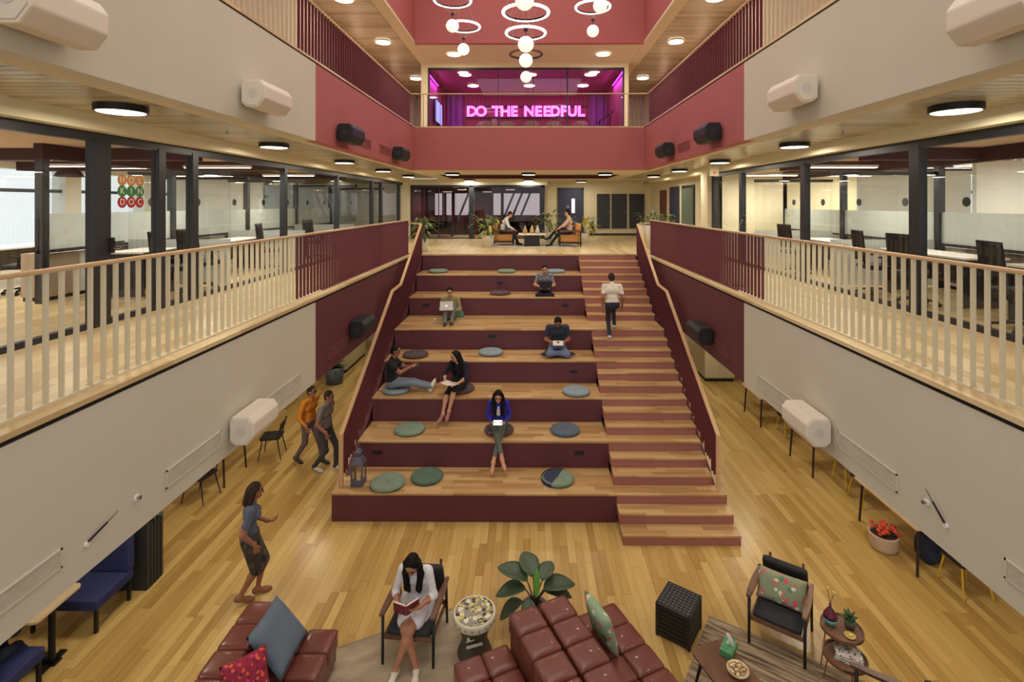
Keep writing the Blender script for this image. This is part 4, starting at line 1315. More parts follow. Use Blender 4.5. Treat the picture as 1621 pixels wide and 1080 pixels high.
rug('brown and grey streaked rug under the coffee table', (2.40, 6.86, 0), (math.cos(rb_), math.sin(rb_), 0), 1.85, (math.sin(rb_), -math.cos(rb_), 0), 2.2, stripe_mat('rug_streak', (84, 70, 56), (146, 126, 100), (184, 168, 140), 0, 16), rb_)

# coffee table with tissue box and bowl
ct = thing('coffee_table', 'walnut coffee table with rounded corners at the bottom edge', 'table', (2.24, 5.42, 0), math.radians(19))
MB().prism(rounded_rect(.48, 1.12, .07, 6), 'z', .40, .43).build('tabletop', WALNUT, ct, bevel=.006)
for a in (-1, 1):
    for b in (-1, 1):
        MB().cyl((a * .17, b * .42, .40), (a * .22, b * .50, 0), .022, .012, n=10).build('leg', CHAIRB, ct, smooth=True)
MB().box(-.02, .02, -.42, .42, .37, .40).build('stretcher', CHAIRB, ct)
tx = thing('tissue_box', 'green floral tissue box with a white tissue on the coffee table', 'tissue box', (2.27, 5.84, .43), math.radians(-38))
MB().box(-.07, .07, -.12, .12, 0, .075).build('box', spotted('tissue_green', (70, 150, 96), [(206, 80, 90), (90, 170, 110), (120, 140, 190)], scale=22, size=.22, rough=.5), tx, bevel=.012)
def tf(u_, v):
    a = (u_ - .5) * 2
    return (a * .045 * (1 - v * .7) + .02 * math.sin(v * 4), .012 * math.sin(a * 5 + v * 3), .07 + .12 * v)
o = MB().quadgrid(tf, 8, 8).build('tissue', WHITE, tx, smooth=True, fix=False)
o.modifiers.new('thick', 'SOLIDIFY').thickness = .003
bo = thing('nut_bowl', 'round bowl heaped with shells and dried petals on the coffee table', 'bowl', (2.26, 5.56, .43))
MB().lathe([(.01, 0), (.06, 0), (.11, .04), (.115, .055), (.105, .05), (.055, .012), (.01, .012)], n=28).build('dish', M('cream_dish', (220, 206, 166), rough=.4), bo, smooth=True)
rr = random.Random(5)
for k in range(46):
    a = rr.random() * 2 * PI; r = .092 * math.sqrt(rr.random())
    c = rr.choice([(226, 212, 160), (196, 160, 100), (150, 96, 60), (238, 230, 200)])
    MB().ball((r * math.cos(a), r * math.sin(a), .045 + .02 * (1 - (r / .1) ** 2) + .008 * rr.random()), .015 + .008 * rr.random(), .012, .009, 8, 5).build('shell', M('shell_%d' % c[0], c, rough=.6), bo, smooth=True)

# nesting round side tables with vase, succulent, books
COPPER = M('copper_leg', (170, 110, 76), rough=.35, metal=.8)
def round_table(label, x, y, h, r):
    t = thing('round_side_table', label, 'side table', (x, y, 0))
    MB().lathe([(.01, h - .03), (r * .95, h - .03), (r, h - .02), (r, h + .015), (r - .015, h + .015), (r - .02, h), (.01, h)], n=40).build('tray_top', WALNUT, t, smooth=False)
    for k in range(3):
        a = 2 * PI * k / 3 + .5
        MB().cyl((r * .7 * math.cos(a), r * .7 * math.sin(a), h - .03), (r * .95 * math.cos(a), r * .95 * math.sin(a), 0), .007, n=8).build('leg', COPPER, t)
    return t
round_table('taller round walnut side table with a vase and a succulent', 3.66, 6.02, .55, .225)
round_table('lower round walnut side table holding a patterned book stack', 3.60, 5.86, .36, .225)
vs_ = thing('bud_vase', 'two-tone purple and turquoise vase with two dried pods', 'vase', (3.56, 6.08, .55))
MB().lathe([(.01, 0), (.045, 0), (.075, .05), (.078, .08)], n=24).build('turquoise_base', M('turquoise_glaze', (92, 168, 160), rough=.3), vs_, smooth=True)
MB().lathe([(.078, .08), (.07, .12), (.04, .17), (.016, .20), (.012, .25), (.01, .25)], n=24).build('purple_neck', spotted('purple_glaze', (92, 30, 52), [(190, 120, 140)], scale=40, size=.2, rough=.3), vs_, smooth=True)
for dx, dy, z in ((-.03, .0, .42), (.03, -.02, .38)):
    MB().cyl((0, 0, .24), (dx, dy, z - .02), .003, n=5).build('twig', STEM, vs_)
    MB().ball((dx, dy, z), .022, nu=12, nv=8).build('pod', M('gold_pod', (214, 190, 110), rough=.4), vs_, smooth=True)
su = thing('potted_succulent', 'green succulent in a glass pot on the taller round table', 'plant', (3.76, 6.03, .55))
MB().lathe([(.01, 0), (.05, 0), (.06, .09), (.055, .095), (.05, .09), (.01, .08)], n=20).build('pot', M('smoky_pot', (96, 96, 88), rough=.25), su, smooth=True)
sl = leaf_mesh('leaf', M('succulent_green', (70, 104, 66), rough=.5, var=.2), .10, .035, 0, .1, 6)
for k in range(18):
    leaf_on(su, sl, (0, 0, .085 + .012 * (k // 6)), k * 2.4, math.radians(18 + 22 * (k // 6)))
dish = thing('trinket_dish', 'small yellow dish of trinkets on the taller round table', 'dish', (3.68, 5.90, .55))
MB().lathe([(.01, 0), (.04, 0), (.06, .018), (.055, .018), (.035, .006), (.01, .006)], n=20).build('dish', M('yellow_dish', (214, 190, 110), rough=.4), dish, smooth=True)
MB().ball((.01, .0, .018), .025, .018, .012, 10, 6).build('trinket', M('yellow_trinket', (230, 214, 130)), dish, smooth=True)
for k, (dz, ang, c) in enumerate(((0, 0, (210, 204, 196)), (.035, .12, (228, 224, 216)))):
    bk = thing('book', ('lower' if k == 0 else 'upper') + ' black and white patterned book on the lower round table', 'book', (3.62, 5.84, .36 + dz), math.radians(-30) + ang)
    MB().box(-.13, .13, -.09, .09, .004, .029).build('pages', M('page_white', (226, 220, 206)), bk)
    cv = spotted('book_print', (224, 220, 214), [(40, 36, 36), (70, 60, 58)], scale=30, size=.3, rough=.5)
    MB().box(-.135, .135, -.095, .095, 0, .004).box(-.135, .135, -.095, .095, .029, .034).box(-.135, -.13, -.095, .095, 0, .034).build('cover', cv, bk)

# terracotta-flower pot by the right wall
fpot = thing('flower_pot', 'white pot of red flowers standing on the floor near the right wall', 'plant', (5.68, 8.24, 0))
MB().lathe([(.02, 0), (.17, 0), (.20, .05), (.205, .22), (.215, .25), (.19, .25), (.18, .2), (.02, .2)], n=32).build('pot', M('pale_pot', (206, 184, 162), rough=.6), fpot, smooth=True)
MB().lathe([(.01, .2), (.18, .2), (.18, .22), (.01, .22)], n=24).build('soil', M('soil', (52, 40, 30)), fpot)
fl = M('red_petals', (214, 74, 48), rough=.6, var=.2, vscale=30)
for k in range(34):
    a = rr.random() * 2 * PI; r = .09 + .13 * rr.random() if k > 6 else .05
    z = .30 + .05 * rr.random()
    MB().ball((r * math.cos(a), r * math.sin(a), z), .035, .035, .022, 8, 5).build('flower', fl, fpot, smooth=True)
    if k % 2 == 0: MB().cyl((r * .6 * math.cos(a), r * .6 * math.sin(a), .2), (r * math.cos(a), r * math.sin(a), z), .004, n=5).build('stalk', M('green_stalk', (66, 96, 50)), fpot)

# ------------------------------------------------------------------ chairs and tables under the balconies
BLUE = M('royal_blue_cloth', (42, 50, 100), rough=.8, bump=.1)
def bench_seat(label, x, y, rz, w=.62, d=.62):
    t = thing('lounge_bench', label, 'bench', (x, y, 0), rz)
    MB().box(-w / 2, w / 2, -d / 2, d / 2, .30, .43).build('seat', BLUE, t, bevel=.02)
    MB().box(-w / 2, w / 2, d / 2 - .1, d / 2 + .02, .43, .95).build('backrest', BLUE, t, bevel=.03)
    for a in (-1, 1):
        for b in (-1, 1):
            MB().box(a * (w / 2 - .04) - .018, a * (w / 2 - .04) + .018, b * (d / 2 - .04) - .018, b * (d / 2 - .04) + .018, 0, .30).build('leg', DARK, t)
    return t
bench_seat('royal blue upholstered lounge bench with black legs below the lower left wall', -5.98, 6.82, 0, .9, .62)
bench_seat('royal blue upholstered seat in the bottom left corner', -6.02, 5.55, PI, .9, .62)
tb = thing('cafe_table', 'pale topped pedestal table between the two royal blue seats', 'table', (-6.08, 6.12, 0))
MB().prism(rounded_rect(.9, .62, .06), 'z', .70, .73).build('tabletop', M('pale_oak_top', (206, 184, 150), rough=.45), tb, bevel=.005)
MB().cyl((.34, 0, .02), (.34, 0, .70), .035, n=14).build('column', DARK, tb)
MB().box(.2, .42, -.05, .05, 0, .025).box(.30, .38, -.16, .16, 0, .025).build('foot', DARK, tb)
cab = thing('planter_cabinet', 'tall dark slatted planter cabinet beside the blue bench', 'planter', (-5.68, 7.42, 0))
MB().box(-.22, .22, -.16, .16, 0, .95).build('body', M('charcoal', (40, 42, 42), rough=.6), cab)
for k in range(5):
    MB().box(.22, .24, -.15 + .065 * k, -.11 + .065 * k, .03, .93).build('slat', M('charcoal_slat', (54, 56, 54), rough=.6), cab)
    if k < 5: pass
vl = leaf_mesh('leaf', LEAFD, .26, .07, 0, .3, 8)
for k in range(9):
    leaf_on(cab, vl, (.05, .0, .95), -1.9 + k * .42, math.radians(35 - 6 * (k % 3)))
# black cafe chair in view under the left speaker
def cafe_chair(label, x, y, rz, leg, shell, group=None):
    """faces local -y"""
    t = thing('cafe_chair', label, 'chair', (x, y, 0), rz, group)
    MB().prism(rounded_rect(.42, .42, .07), 'z', .43, .465).build('seat', shell, t, bevel=.008)
    def f(u_, v):
        a = (u_ - .5) * 1.5
        return (.24 * math.sin(a), .20 + .05 * math.cos(a) - .03 + .05 * v, .62 + .18 * v)
    o = MB().quadgrid(f, 12, 4).build('backrest', shell, t, smooth=True, fix=False)
    o.modifiers.new('thick', 'SOLIDIFY').thickness = .02
    for a in (-1, 1):
        MB().cyl((a * .16, -.15, .43), (a * .21, -.22, 0), .013, .010, n=8).build('leg', leg, t)
        MB().cyl((a * .16, .15, .43), (a * .21, .24, 0), .013, .010, n=8).build('leg', leg, t)
        MB().cyl((a * .17, .17, .45), (a * .19, .24, .78), .011, n=8).build('back_post', leg, t)
    return t
NAVYL = M('navy_leg', (32, 32, 58), rough=.5)
YEL = M('yellow_leg', (214, 176, 40), rough=.45)
cafe_chair('black cafe chair under the white speaker on the lower left wall', -5.62, 11.15, math.radians(-80), NAVYL, CHAIRB)
cafe_chair('black cafe chair mostly hidden left of the speaker', -6.15, 9.55, math.radians(-100), NAVYL, CHAIRB)
def work_table(label, x, y0, y1, w=1.2):
    t = thing('work_table', label, 'table', (x, (y0 + y1) / 2, 0))
    L_ = y1 - y0
    sg = 1 if x > 0 else -1
    MB().box(-w / 2, w / 2, -L_ / 2 - .06, L_ / 2 + .06, .71, .74).build('tabletop', M('pale_oak_top', (206, 184, 150)), t, bevel=.005)
    for a in (-1, 1):
        for b in (-1, 1):
            MB().cyl((a * (w / 2 - .1), b * (L_ / 2 - .03), .71), (a * (w / 2 - .06), b * L_ / 2, 0), .022, .018, n=10).build('leg', M('plum_leg', (46, 26, 34), rough=.5), t)
    return t
work_table('pale table with dark legs under the right balcony, nearest the camera', 6.28, 7.61, 8.94)
work_table('pale table with dark legs under the right balcony, below the white speaker', 6.24, 10.33, 11.23)
work_table('pale table with dark legs under the right balcony, farthest from the camera', 6.24, 12.65, 13.6)
work_table('pale table with dark legs under the left balcony near the black cafe chair', -6.46, 9.9, 10.67)
for k, (x, y, rz) in enumerate(((6.22, 7.36, 180), (6.22, 9.48, 0), (6.28, 10.1, 180), (6.2, 12.28, 180), (6.25, 14.0, 0))):
    cafe_chair(['yellow-legged chair right of the red flower pot, nearest the camera', 'yellow-legged chair facing the nearest table under the right balcony', 'yellow-legged chair at the middle table under the right balcony', 'yellow-legged chair between the middle and far tables under the right balcony', 'yellow-legged chair beyond the far table under the right balcony'][k], x, y, math.radians(rz), YEL, CHAIRB, 'yellow-legged chairs under the right balcony')
bp = thing('blue_backpack', 'dark blue bag on the floor under the nearest right table', 'bag', (6.15, 7.95, 0))
obj('body', puff_mesh('body', M('denim_bag', (36, 48, 72), rough=.8), .28, .36, .40, .02, .5, 8), bp, (0, 0, .2))
MB().tube([(-.1, 0, .36), (-.05, 0, .44), (.05, 0, .44), (.1, 0, .36)], .012, 6).build('strap', DARK, bp)
MB().ball((0, -.16, .16), .1, .05, .1, 12, 8).build('pocket', M('denim_bag', (36, 48, 72)), bp, smooth=True)

# ground floor, far: columns and cabinets with dark plinths, planter
for nm, x0, x1, y0, y1, lab in (('kiosk_cabinet', -6.9, -5.95, 16.6, 18.6, 'cream cabinet with dark plinth behind the planter at the far lower left'), ('kiosk_cabinet', 5.45, 6.35, 15.9, 17.2, 'beige cabinet with dark plinth under the right burgundy wall, nearer'), ('kiosk_cabinet', 5.2, 6.4, 18.6, 19.6, 'cream cabinet with dark plinth under the right burgundy wall, farther')):
    t = thing(nm, lab, 'cabinet', ((x0 + x1) / 2, (y0 + y1) / 2, 0))
    w, d = (x1 - x0) / 2, (y1 - y0) / 2
    MB().box(-w, w, -d, d, .1, 2.1).build('body', M('cabinet_beige', (196, 184, 146), rough=.6), t)
    MB().box(-w + .02, w - .02, -d + .02, d - .02, 0, .1).build('plinth', BLACK, t)
    MB().box(-w - .012, w * .0 - .01, -d - .015, -d, .14, 2.06).build('door', M('cabinet_beige_door', (204, 194, 158), rough=.6), t)
    MB().box(w * .0 + .01, w + .012, -d - .015, -d, .14, 2.06).build('door', M('cabinet_beige_door', (204, 194, 158)), t)
pt_ = thing('floor_planter', 'grey blue planter with green plant at the far lower left', 'plant', (-5.98, 15.7, 0))
MB().lathe([(.02, 0), (.24, 0), (.28, .5), (.25, .5), (.24, .42), (.02, .42)], n=24).build('pot', M('slate_pot', (86, 96, 112), rough=.5), pt_, smooth=True)
pl_ = leaf_mesh('leaf', M('mid_leaf', (84, 104, 62), rough=.5, var=.2), .38, .12, 0, .3, 8)
for k in range(14):
    leaf_on(pt_, pl_, (0, 0, .45), k * 2.4, math.radians(70 - 4 * k))

# ------------------------------------------------------------------ cushions and small things on the seats
def cushion_mesh(name, mats, r=.29, h=.085):
    mb = MB()
    n = 36
    prof = [(.006, h - .022), (.02, h - .014), (r * .5, h), (r * .85, h - .004), (r * .97, h - .02), (r, h * .5), (r * .97, .015), (r * .9, .0), (.01, .0)]
    mb.lathe(prof, n=n)
    me = mb.mesh(name, mats, smooth=True)
    return me
SAGE = M('sage_felt', (122, 142, 122), rough=.95, var=.06, vscale=20, bump=.1)
FOREST = M('forest_felt', (84, 108, 92), rough=.95, bump=.1)
GREYB = M('grey_blue_felt', (134, 150, 158), rough=.95, bump=.1)
SLATEF = M('slate_felt', (88, 100, 118), rough=.95, bump=.1)
NAVYF = M('navy_felt', (52, 60, 84), rough=.95, bump=.1)
PATT = spotted('dark_print', (70, 66, 70), [(120, 116, 112), (40, 38, 44), (130, 60, 66)], scale=16, size=.28, rough=.9)
REDPIPE = M('red_piping', (140, 44, 48), rough=.8)
def seat_cushion(label, x, y, z, mat, r=.29, pipe=None, tilt=None, h=.085):
    t = thing('seat_cushion', label, 'cushion', (x, y, z))
    if tilt: t.rotation_euler = tilt
    obj('pad', cushion_mesh('pad', mat, r, h), t)
    MB().ball((0, 0, h - .012), .012, .012, .008, 10, 6).build('button', SAGE if mat is PATT else mat, t, smooth=True)
    MB().torus((0, 0, h * .5), r * .995, .007, 40, 6).build('piping', pipe or mat, t, smooth=True)
    return t
seat_cushion('round sage green seat cushion on the lowest tier next to the lantern', -2.53, 9.14, 3 * R_, SAGE, .305)
seat_cushion('round forest green seat cushion on the lowest tier', -1.87, 9.36, 3 * R_, FOREST, .29)
t2 = seat_cushion('round half navy and half sage seat cushion on the lowest tier', .52, 9.30, 3 * R_, SAGE, .29)
mbh = MB()
nn = 24
for (prof_r, prof_z) in ():
    pass
def half(u_, v):
    a = PI * .36 + PI * u_
    r = .287 * v
    z = .0865 if v < .9 else .0865 - (v - .9) * .4
    return (r * math.cos(a), r * math.sin(a), z)
MB().quadgrid(half, 24, 8).build('navy_half', NAVYF, t2, smooth=True, fix=False)
def halfs(u_, v):
    a = PI * .36 + PI * u_
    return (.302 * math.cos(a), .302 * math.sin(a), .01 + .06 * v)
MB().quadgrid(halfs, 24, 3).build('navy_side', NAVYF, t2, smooth=True, fix=False)
seat_cushion('round sage green seat cushion on the second tier', -2.38, 10.19, 6 * R_, SAGE, .30)
seat_cushion('round slate blue seat cushion on the second tier', .71, 10.18, 6 * R_, SLATEF, .29)
seat_cushion('round dark patterned seat cushion under the woman in the blue cardigan', -.60, 10.18, 6 * R_, PATT, .29, REDPIPE)
seat_cushion('round grey blue seat cushion under the reclining man', -2.86, 11.0, 9 * R_, GREYB, .29)
seat_cushion('round dark patterned seat cushion under the woman in black', -1.48, 11.08, 9 * R_, PATT, .29, REDPIPE)
seat_cushion('round grey blue seat cushion alone on the third tier at right', 1.0, 10.92, 9 * R_, GREYB, .29)
seat_cushion('round dark patterned seat cushion alone on the fourth tier', -2.64, 11.88, 12 * R_, PATT, .29, REDPIPE)
seat_cushion('round grey blue seat cushion alone on the fourth tier', -.91, 12.08, 12 * R_, GREYB, .29)
seat_cushion('round black seat cushion under the cross-legged man in the navy shirt', .66, 12.06, 12 * R_, CUSHB, .29)
seat_cushion('round dark patterned seat cushion on the sixth tier', -.82, 14.40, 18 * R_, PATT, .29, REDPIPE)
seat_cushion('round sage green seat cushion on the top tier at left', -2.72, 15.28, 21 * R_, SAGE, .29)
seat_cushion('round sage green seat cushion on the top tier in the middle', -.68, 15.26, 21 * R_, SAGE, .27)
seat_cushion('round grey seat cushion on the top tier behind the man with the dark laptop', .78, 15.26, 21 * R_, GREYB, .29)
seat_cushion('round green and grey cushion propped behind the man with the white laptop', -2.03, 13.70, 15 * R_ + .03, M('green_edge', (96, 120, 108), rough=.9), .29, M('deep_green', (30, 92, 64), rough=.8), tilt=(math.radians(80), 0, 0))
bpk = bpy.data.objects[-1] if False else None

# lantern on the lowest tier
ln_ = thing('lantern', 'dark metal candle lantern on the lowest tier by the left newel', 'lantern', (-3.06, 9.16, 3 * R_))
LM = M('lantern_metal', (98, 96, 112), rough=.5, metal=.4)
MB().box(-.11, .11, -.11, .11, 0, .07).build('base', LM, ln_, bevel=.006)
for a in (-1, 1):
    for b in (-1, 1):
        MB().box(a * .095 - .011, a * .095 + .011, b * .095 - .011, b * .095 + .011, .07, .36).build('post', LM, ln_)
for (cx, cy, w, d) in ((0, -.097, .16, .004), (0, .097, .16, .004), (-.097, 0, .004, .16), (.097, 0, .004, .16)):
    MB().box(cx - w / 2, cx + w / 2, cy - d / 2, cy + d / 2, .07, .36).build('pane', GLASS, ln_)
MB().lathe([(.155, .36), (.16, .38), (.10, .48), (.075, .50), (.06, .50), (.01, .50)], n=4).build('roof', LM, ln_, rot=(0, 0, PI / 4))
MB().lathe([(.05, .50), (.05, .56), (.085, .57), (.04, .63), (.01, .65)], n=4).build('chimney', LM, ln_, rot=(0, 0, PI / 4))
MB().tube([(.03 * math.cos(a), 0, .68 + .03 * math.sin(a)) for a in [i * 2 * PI / 16 for i in range(16)]], .005, 6, closed=True).build('ring', LM, ln_)
MB().cyl((0, 0, .07), (0, 0, .19), .035, n=16).build('candle', M('candle_wax', (226, 206, 150), rough=.6), ln_)
# white cup beside the man with the white laptop
cu_ = thing('paper_cup', 'white paper cup on the step beside the man with the white laptop', 'cup', (-2.40, 13.0, 15 * R_))
MB().lathe([(.005, 0), (.028, 0), (.04, .10), (.042, .105), (.037, .105), (.026, .006), (.005, .006)], n=18).build('cup', WHITE, cu_, smooth=True)
MB().lathe([(.005, .105), (.043, .105), (.042, .118), (.005, .118)], n=18).build('lid', WHITE, cu_, smooth=True)

# ------------------------------------------------------------------ lounge on the landing
TAN = M('tan_leather', (196, 136, 66), rough=.45, var=.08)
def club_chair(label, x, y, rz):
    """faces local -y"""
    t = thing('club_chair', label, 'armchair', (x, y, H1), rz)
    MB().box(-.36, .36, -.36, .36, .16, .42).build('seat', TAN, t, bevel=.05)
    MB().box(-.36, .36, .22, .40, .40, .82).build('backrest', TAN, t, bevel=.05)
    for s in (-1, 1):
        MB().box(s * .42 - .03, s * .42 + .03, -.38, .42, .54, .60).build('armrest', WALNUT, t, bevel=.01)
        MB().box(s * .42 - .02, s * .42 + .02, -.38, .42, .12, .17).build('side_rail', DARK, t)
        for b in (-.36, .38):
            MB().box(s * .42 - .02, s * .42 + .02, b - .02, b + .02, 0, .55).build('leg', DARK, t)
    return t
club_chair('tan leather club chair right of the lounge table with a man in it', 1.46, 18.75, math.radians(90 + 180))
club_chair('tan leather club chair left of the lounge table behind the pale planter', -.95, 19.2, math.radians(90))
ltb = thing('lounge_table', 'low table on a black cube base in the lounge on the landing', 'table', (.1, 18.7, H1))
MB().box(-.28, .28, -.26, .26, 0, .42).build('cube_base', M('cube_black', (30, 30, 36), rough=.5), ltb, bevel=.01)
MB().box(-.5, .5, -.42, .42, .42, .46).build('tabletop', M('white_top', (220, 208, 186), rough=.4), ltb, bevel=.008)
for k, (x, y, c, lab) in enumerate(((-.25, 0, (180, 150, 90), 'gold'), (0, .1, (206, 170, 110), 'amber'), (.2, -.05, (190, 186, 176), 'grey'))):
    t = thing('table_ornament', 'small %s ornament standing on the lounge table' % lab, 'ornament', (.1 + x, 18.7 + y, H1 + .46))
    MB().lathe([(.01, 0), (.06, 0), (.09, .08), (.05, .18), (.03, .24), (.01, .24)], n=18).build('body', M('ornament_' + lab, c, rough=.5), t, smooth=True)
    MB().ball((0, 0, .26), .035, nu=12, nv=8).build('top', M('ornament_' + lab, c), t, smooth=True)
rgl = obj('lounge_rug', MB().quadgrid(lambda u_, v: ((u_ - .5) * 2.8, (v - .5) * 1.8, .012 + .001 * math.sin(u_ * 40)), 30, 4).box(-1.4, 1.4, -.9, .9, .001, .009).mesh('lounge_rug', M('pale_rug', (196, 188, 170), rough=.95, var=.15, vscale=9), fix=False), None, (.1, 18.95, H1))
tag(rgl, 'pale patterned rug under the lounge table on the landing', 'rug')
def bushy(label, x, y, z, potmat, ph, pr, h, n, colors, leafl=.3, seed=1, spread=.4, hang=False, nm='potted_plant'):
    r_ = random.Random(seed)
    t = thing(nm, label, 'plant', (x, y, z))
    MB().lathe([(.02, 0), (pr * .85, 0), (pr, ph * .95), (pr, ph), (pr * .88, ph), (pr * .86, ph * .9), (.02, ph * .9)], n=20).build('pot', potmat, t, smooth=True)
    lms = [leaf_mesh('leaf', c, leafl, leafl * .3, 0, .3, 6) for c in colors]
    for k in range(n):
        a = r_.random() * 2 * PI
        zz = ph * .9 + (h - ph) * (.15 + .8 * r_.random())
        rr_ = spread * (.1 + .5 * r_.random())
        p = Vector((rr_ * math.cos(a), rr_ * math.sin(a), zz))
        if k % 3 == 0:
            MB().tube([(0, 0, ph * .85), (p.x * .4, p.y * .4, zz * .7), p], .006, 5).build('stem', M('green_stem', (90, 100, 56)), t)
        leaf_on(t, r_.choice(lms), p, a - PI / 2 + r_.uniform(-.5, .5), math.radians(r_.uniform(-30, 60) if not hang else r_.uniform(-60, 20)), scale=r_.uniform(.7, 1.2))
    return t
G1 = M('lounge_leaf', (104, 126, 64), rough=.5, var=.2); G2 = M('lounge_leaf_yellow', (172, 162, 66), rough=.5, var=.2); G3 = M('lounge_leaf_dark', (62, 88, 48), rough=.5, var=.2)
bushy('leafy plant in a square pale planter left of the tan chairs', -1.48, 18.35, H1, M('white_planter', (222, 216, 200), rough=.6), .42, .22, 1.15, 46, [G1, G2, G1], .34, 3, .8)
bushy('tall dark green plant behind the man in the tan chair', .85, 20.7, H1, M('white_planter', (222, 216, 200)), .4, .2, 1.25, 44, [G3, G1], .36, 5, .9)
bushy('bright green plant behind the tan chair by the navy door', 2.15, 20.0, H1, M('white_planter', (222, 216, 200)), .4, .2, 1.15, 32, [G1, G2], .34, 6, .7)
bushy('trailing plant in a tall white pot at the head of the left stair rail', -3.42, 16.5, H1, M('white_planter', (222, 216, 200)), .42, .16, 1.25, 44, [G1, G3], .3, 8, .7, hang=True)
for k in range(4):
    bushy('green planter plants behind the right burgundy railing, %s from the stair' % names[k], 4.1 + .1 * k, 18.1 - .5 * k, H1, M('white_planter', (222, 216, 200)), .8, .2, 1.32, 26, [G3, G1], .22, 20 + k, .36)
# dark furniture inside the smoked-glass room
GYD = M('gym_dark', (44, 42, 44), rough=.5)
for k, (x, y, lab) in enumerate(((-4.2, 24.2, 'left'), (-1.9, 24.6, 'middle'), (-.4, 24.3, 'right'))):
    t = thing('dark_desk', 'dark desk inside the smoked glass room, %s one' % lab, 'desk', (x, y, H1))
    MB().box(-.6, .6, -.3, .3, .70, .74).build('desktop', GYD, t)
    for a in (-.55, .55):
        MB().box(a - .02, a + .02, -.28, .28, 0, .70).build('side', GYD, t)
    MB().box(-.55, .55, .26, .28, .2, .70).build('modesty_panel', GYD, t)
for k, x in enumerate((-3.4, -2.95, -1.15, -.75, -.35)):
    t = thing('slanted_post', 'dark slanted post in the smoked glass room, %s from the left' % names[k], 'post', (x, 25.4, H1), 0, 'slanted posts in the smoked glass room')
    MB().bar((-.25, 0, .5), (.45, 0, 2.2), .10, .10).build('beam', GYD, t)
    MB().box(-.32, -.18, -.07, .07, 0, .55).build('foot', GYD, t)
for k, (x, z) in enumerate(((-3.9, 5.95), (-3.2, 6.05), (-2.0, 5.95), (-.9, 6.05))):
    t = thing('strip_light', 'white strip light inside the smoked glass room, %s from the left' % names[k], 'ceiling light', (x, 24.4, z + .12), 0, 'smoked glass room lights')
    MB().box(-.22, .22, -.05, .05, 0, .04).build('housing', WHITE, t)
    MB().box(-.21, .21, -.045, .045, -.01, 0).build('diffuser', LAMP, t)
    MB().cyl((0, 0, .04), (0, 0, .3 - (z - 5.95)), .005, n=6).build('hanger', DARK, t)
    d = bpy.data.lights.new('strip_glow', 'AREA'); d.shape = 'RECTANGLE'; d.size = .4; d.size_y = .08; d.energy = 25; d.color = (1, .93, .85)
    lo = bpy.data.objects.new('strip_glow', d); COL.objects.link(lo); lo.parent = t; lo.location = (0, 0, -.02)
# fire extinguisher and thermostat by the panels
fe = thing('fire_extinguisher', 'dark fire extinguisher on the cream wall left of the grey panels', 'extinguisher', (3.05, 24.85, 4.10))
MB().lathe([(.01, 0), (.08, 0), (.08, .4), (.03, .48), (.01, .48)], n=16).build('cylinder', M('ext_dark', (60, 34, 32), rough=.4), fe, smooth=True)
MB().box(-.03, .08, -.02, .02, .48, .54).build('valve', DARK, fe)
MB().box(-.05, .05, .06, .15, .2, .3).build('bracket', DARK, fe)

# ------------------------------------------------------------------ office desks and chairs behind the glazing
def task_chair(label, x, y, rz, group):
    """faces local -y; black mesh back"""
    t = thing('task_chair', label, 'office chair', (x, y, H1), rz, group)
    obj('seat', puff_mesh('seat', CHAIRB, .48, .48, .09, .01, .4, 6), t, (0, 0, .48))
    def f(u_, v):
        a = (u_ - .5) * 2
        return (a * (.24 - .02 * v), .24 + .07 * v - .05 * (a * a - 1) * -1, .58 + .50 * v)
    o = MB().quadgrid(f, 10, 6).build('mesh_back', M('mesh_back', (30, 30, 32), rough=.8), t, smooth=True, fix=False)
    o.modifiers.new('thick', 'SOLIDIFY').thickness = .015
    MB().tube([(-.24, .25, .58), (-.225, .31, 1.09), (.225, .31, 1.09), (.24, .25, .58)], .014, 6).build('back_frame', BLACK, t)
    MB().cyl((0, 0, .10), (0, 0, .46), .028, n=10).build('gas_lift', STEEL, t)
    MB().bar((0, .1, .44), (0, .27, .66), .05, .03).build('spine', BLACK, t)
    for k in range(5):
        a = 2 * PI * k / 5
        leg = MB().bar((0, 0, .11), (.28 * math.cos(a), .28 * math.sin(a), .07), .035, .03).build('leg', BLACK, t)
        MB().cyl((.28 * math.cos(a) - .02, .28 * math.sin(a), .03), (.28 * math.cos(a) + .02, .28 * math.sin(a), .03), .03, n=10).build('castor', BLACK, leg)
    for s in (-1, 1):
        MB().bar((s * .27, -.1, .66), (s * .27, .14, .66), .05, .03).build('armrest', BLACK, t)
        MB().bar((s * .27, .02, .48), (s * .27, .02, .65), .03, .03).build('arm_post', BLACK, t)
    return t
def desk(label, x, y0, y1, w=.7, top=None):
    t = thing('office_desk', label, 'desk', (x, (y0 + y1) / 2, H1), 0, None)
    L_ = y1 - y0
    MB().box(-w / 2, w / 2, -L_ / 2, L_ / 2, .72, .75).build('desktop', top or WHITE, t, bevel=.005)
    for b in (-1, 1):
        MB().box(-w / 2 + .05, w / 2 - .05, b * (L_ / 2 - .08) - .02, b * (L_ / 2 - .08) + .02, 0, .72).build('trestle', FRAME, t)
    MB().box(-.02, .02, -L_ / 2 + .1, L_ / 2 - .1, .3, .68).build('modesty_panel', M('desk_panel', (60, 54, 52)), t)
    return t
ph = ['first', 'second', 'third', 'fourth']
for sx, side in ((-1, 'left'), (1, 'right')):
    for k, (a, b) in enumerate(((8.45, 9.4), (10.1, 12.4), (13.2, 15.0)) if sx < 0 else ((5.4, 7.0), (7.6, 9.4), (10.1, 12.2), (13.2, 14.8))):
        desk('white desk in the %s glass rooms, %s from the camera' % (side, ph[k]), sx * 6.75, a, b)
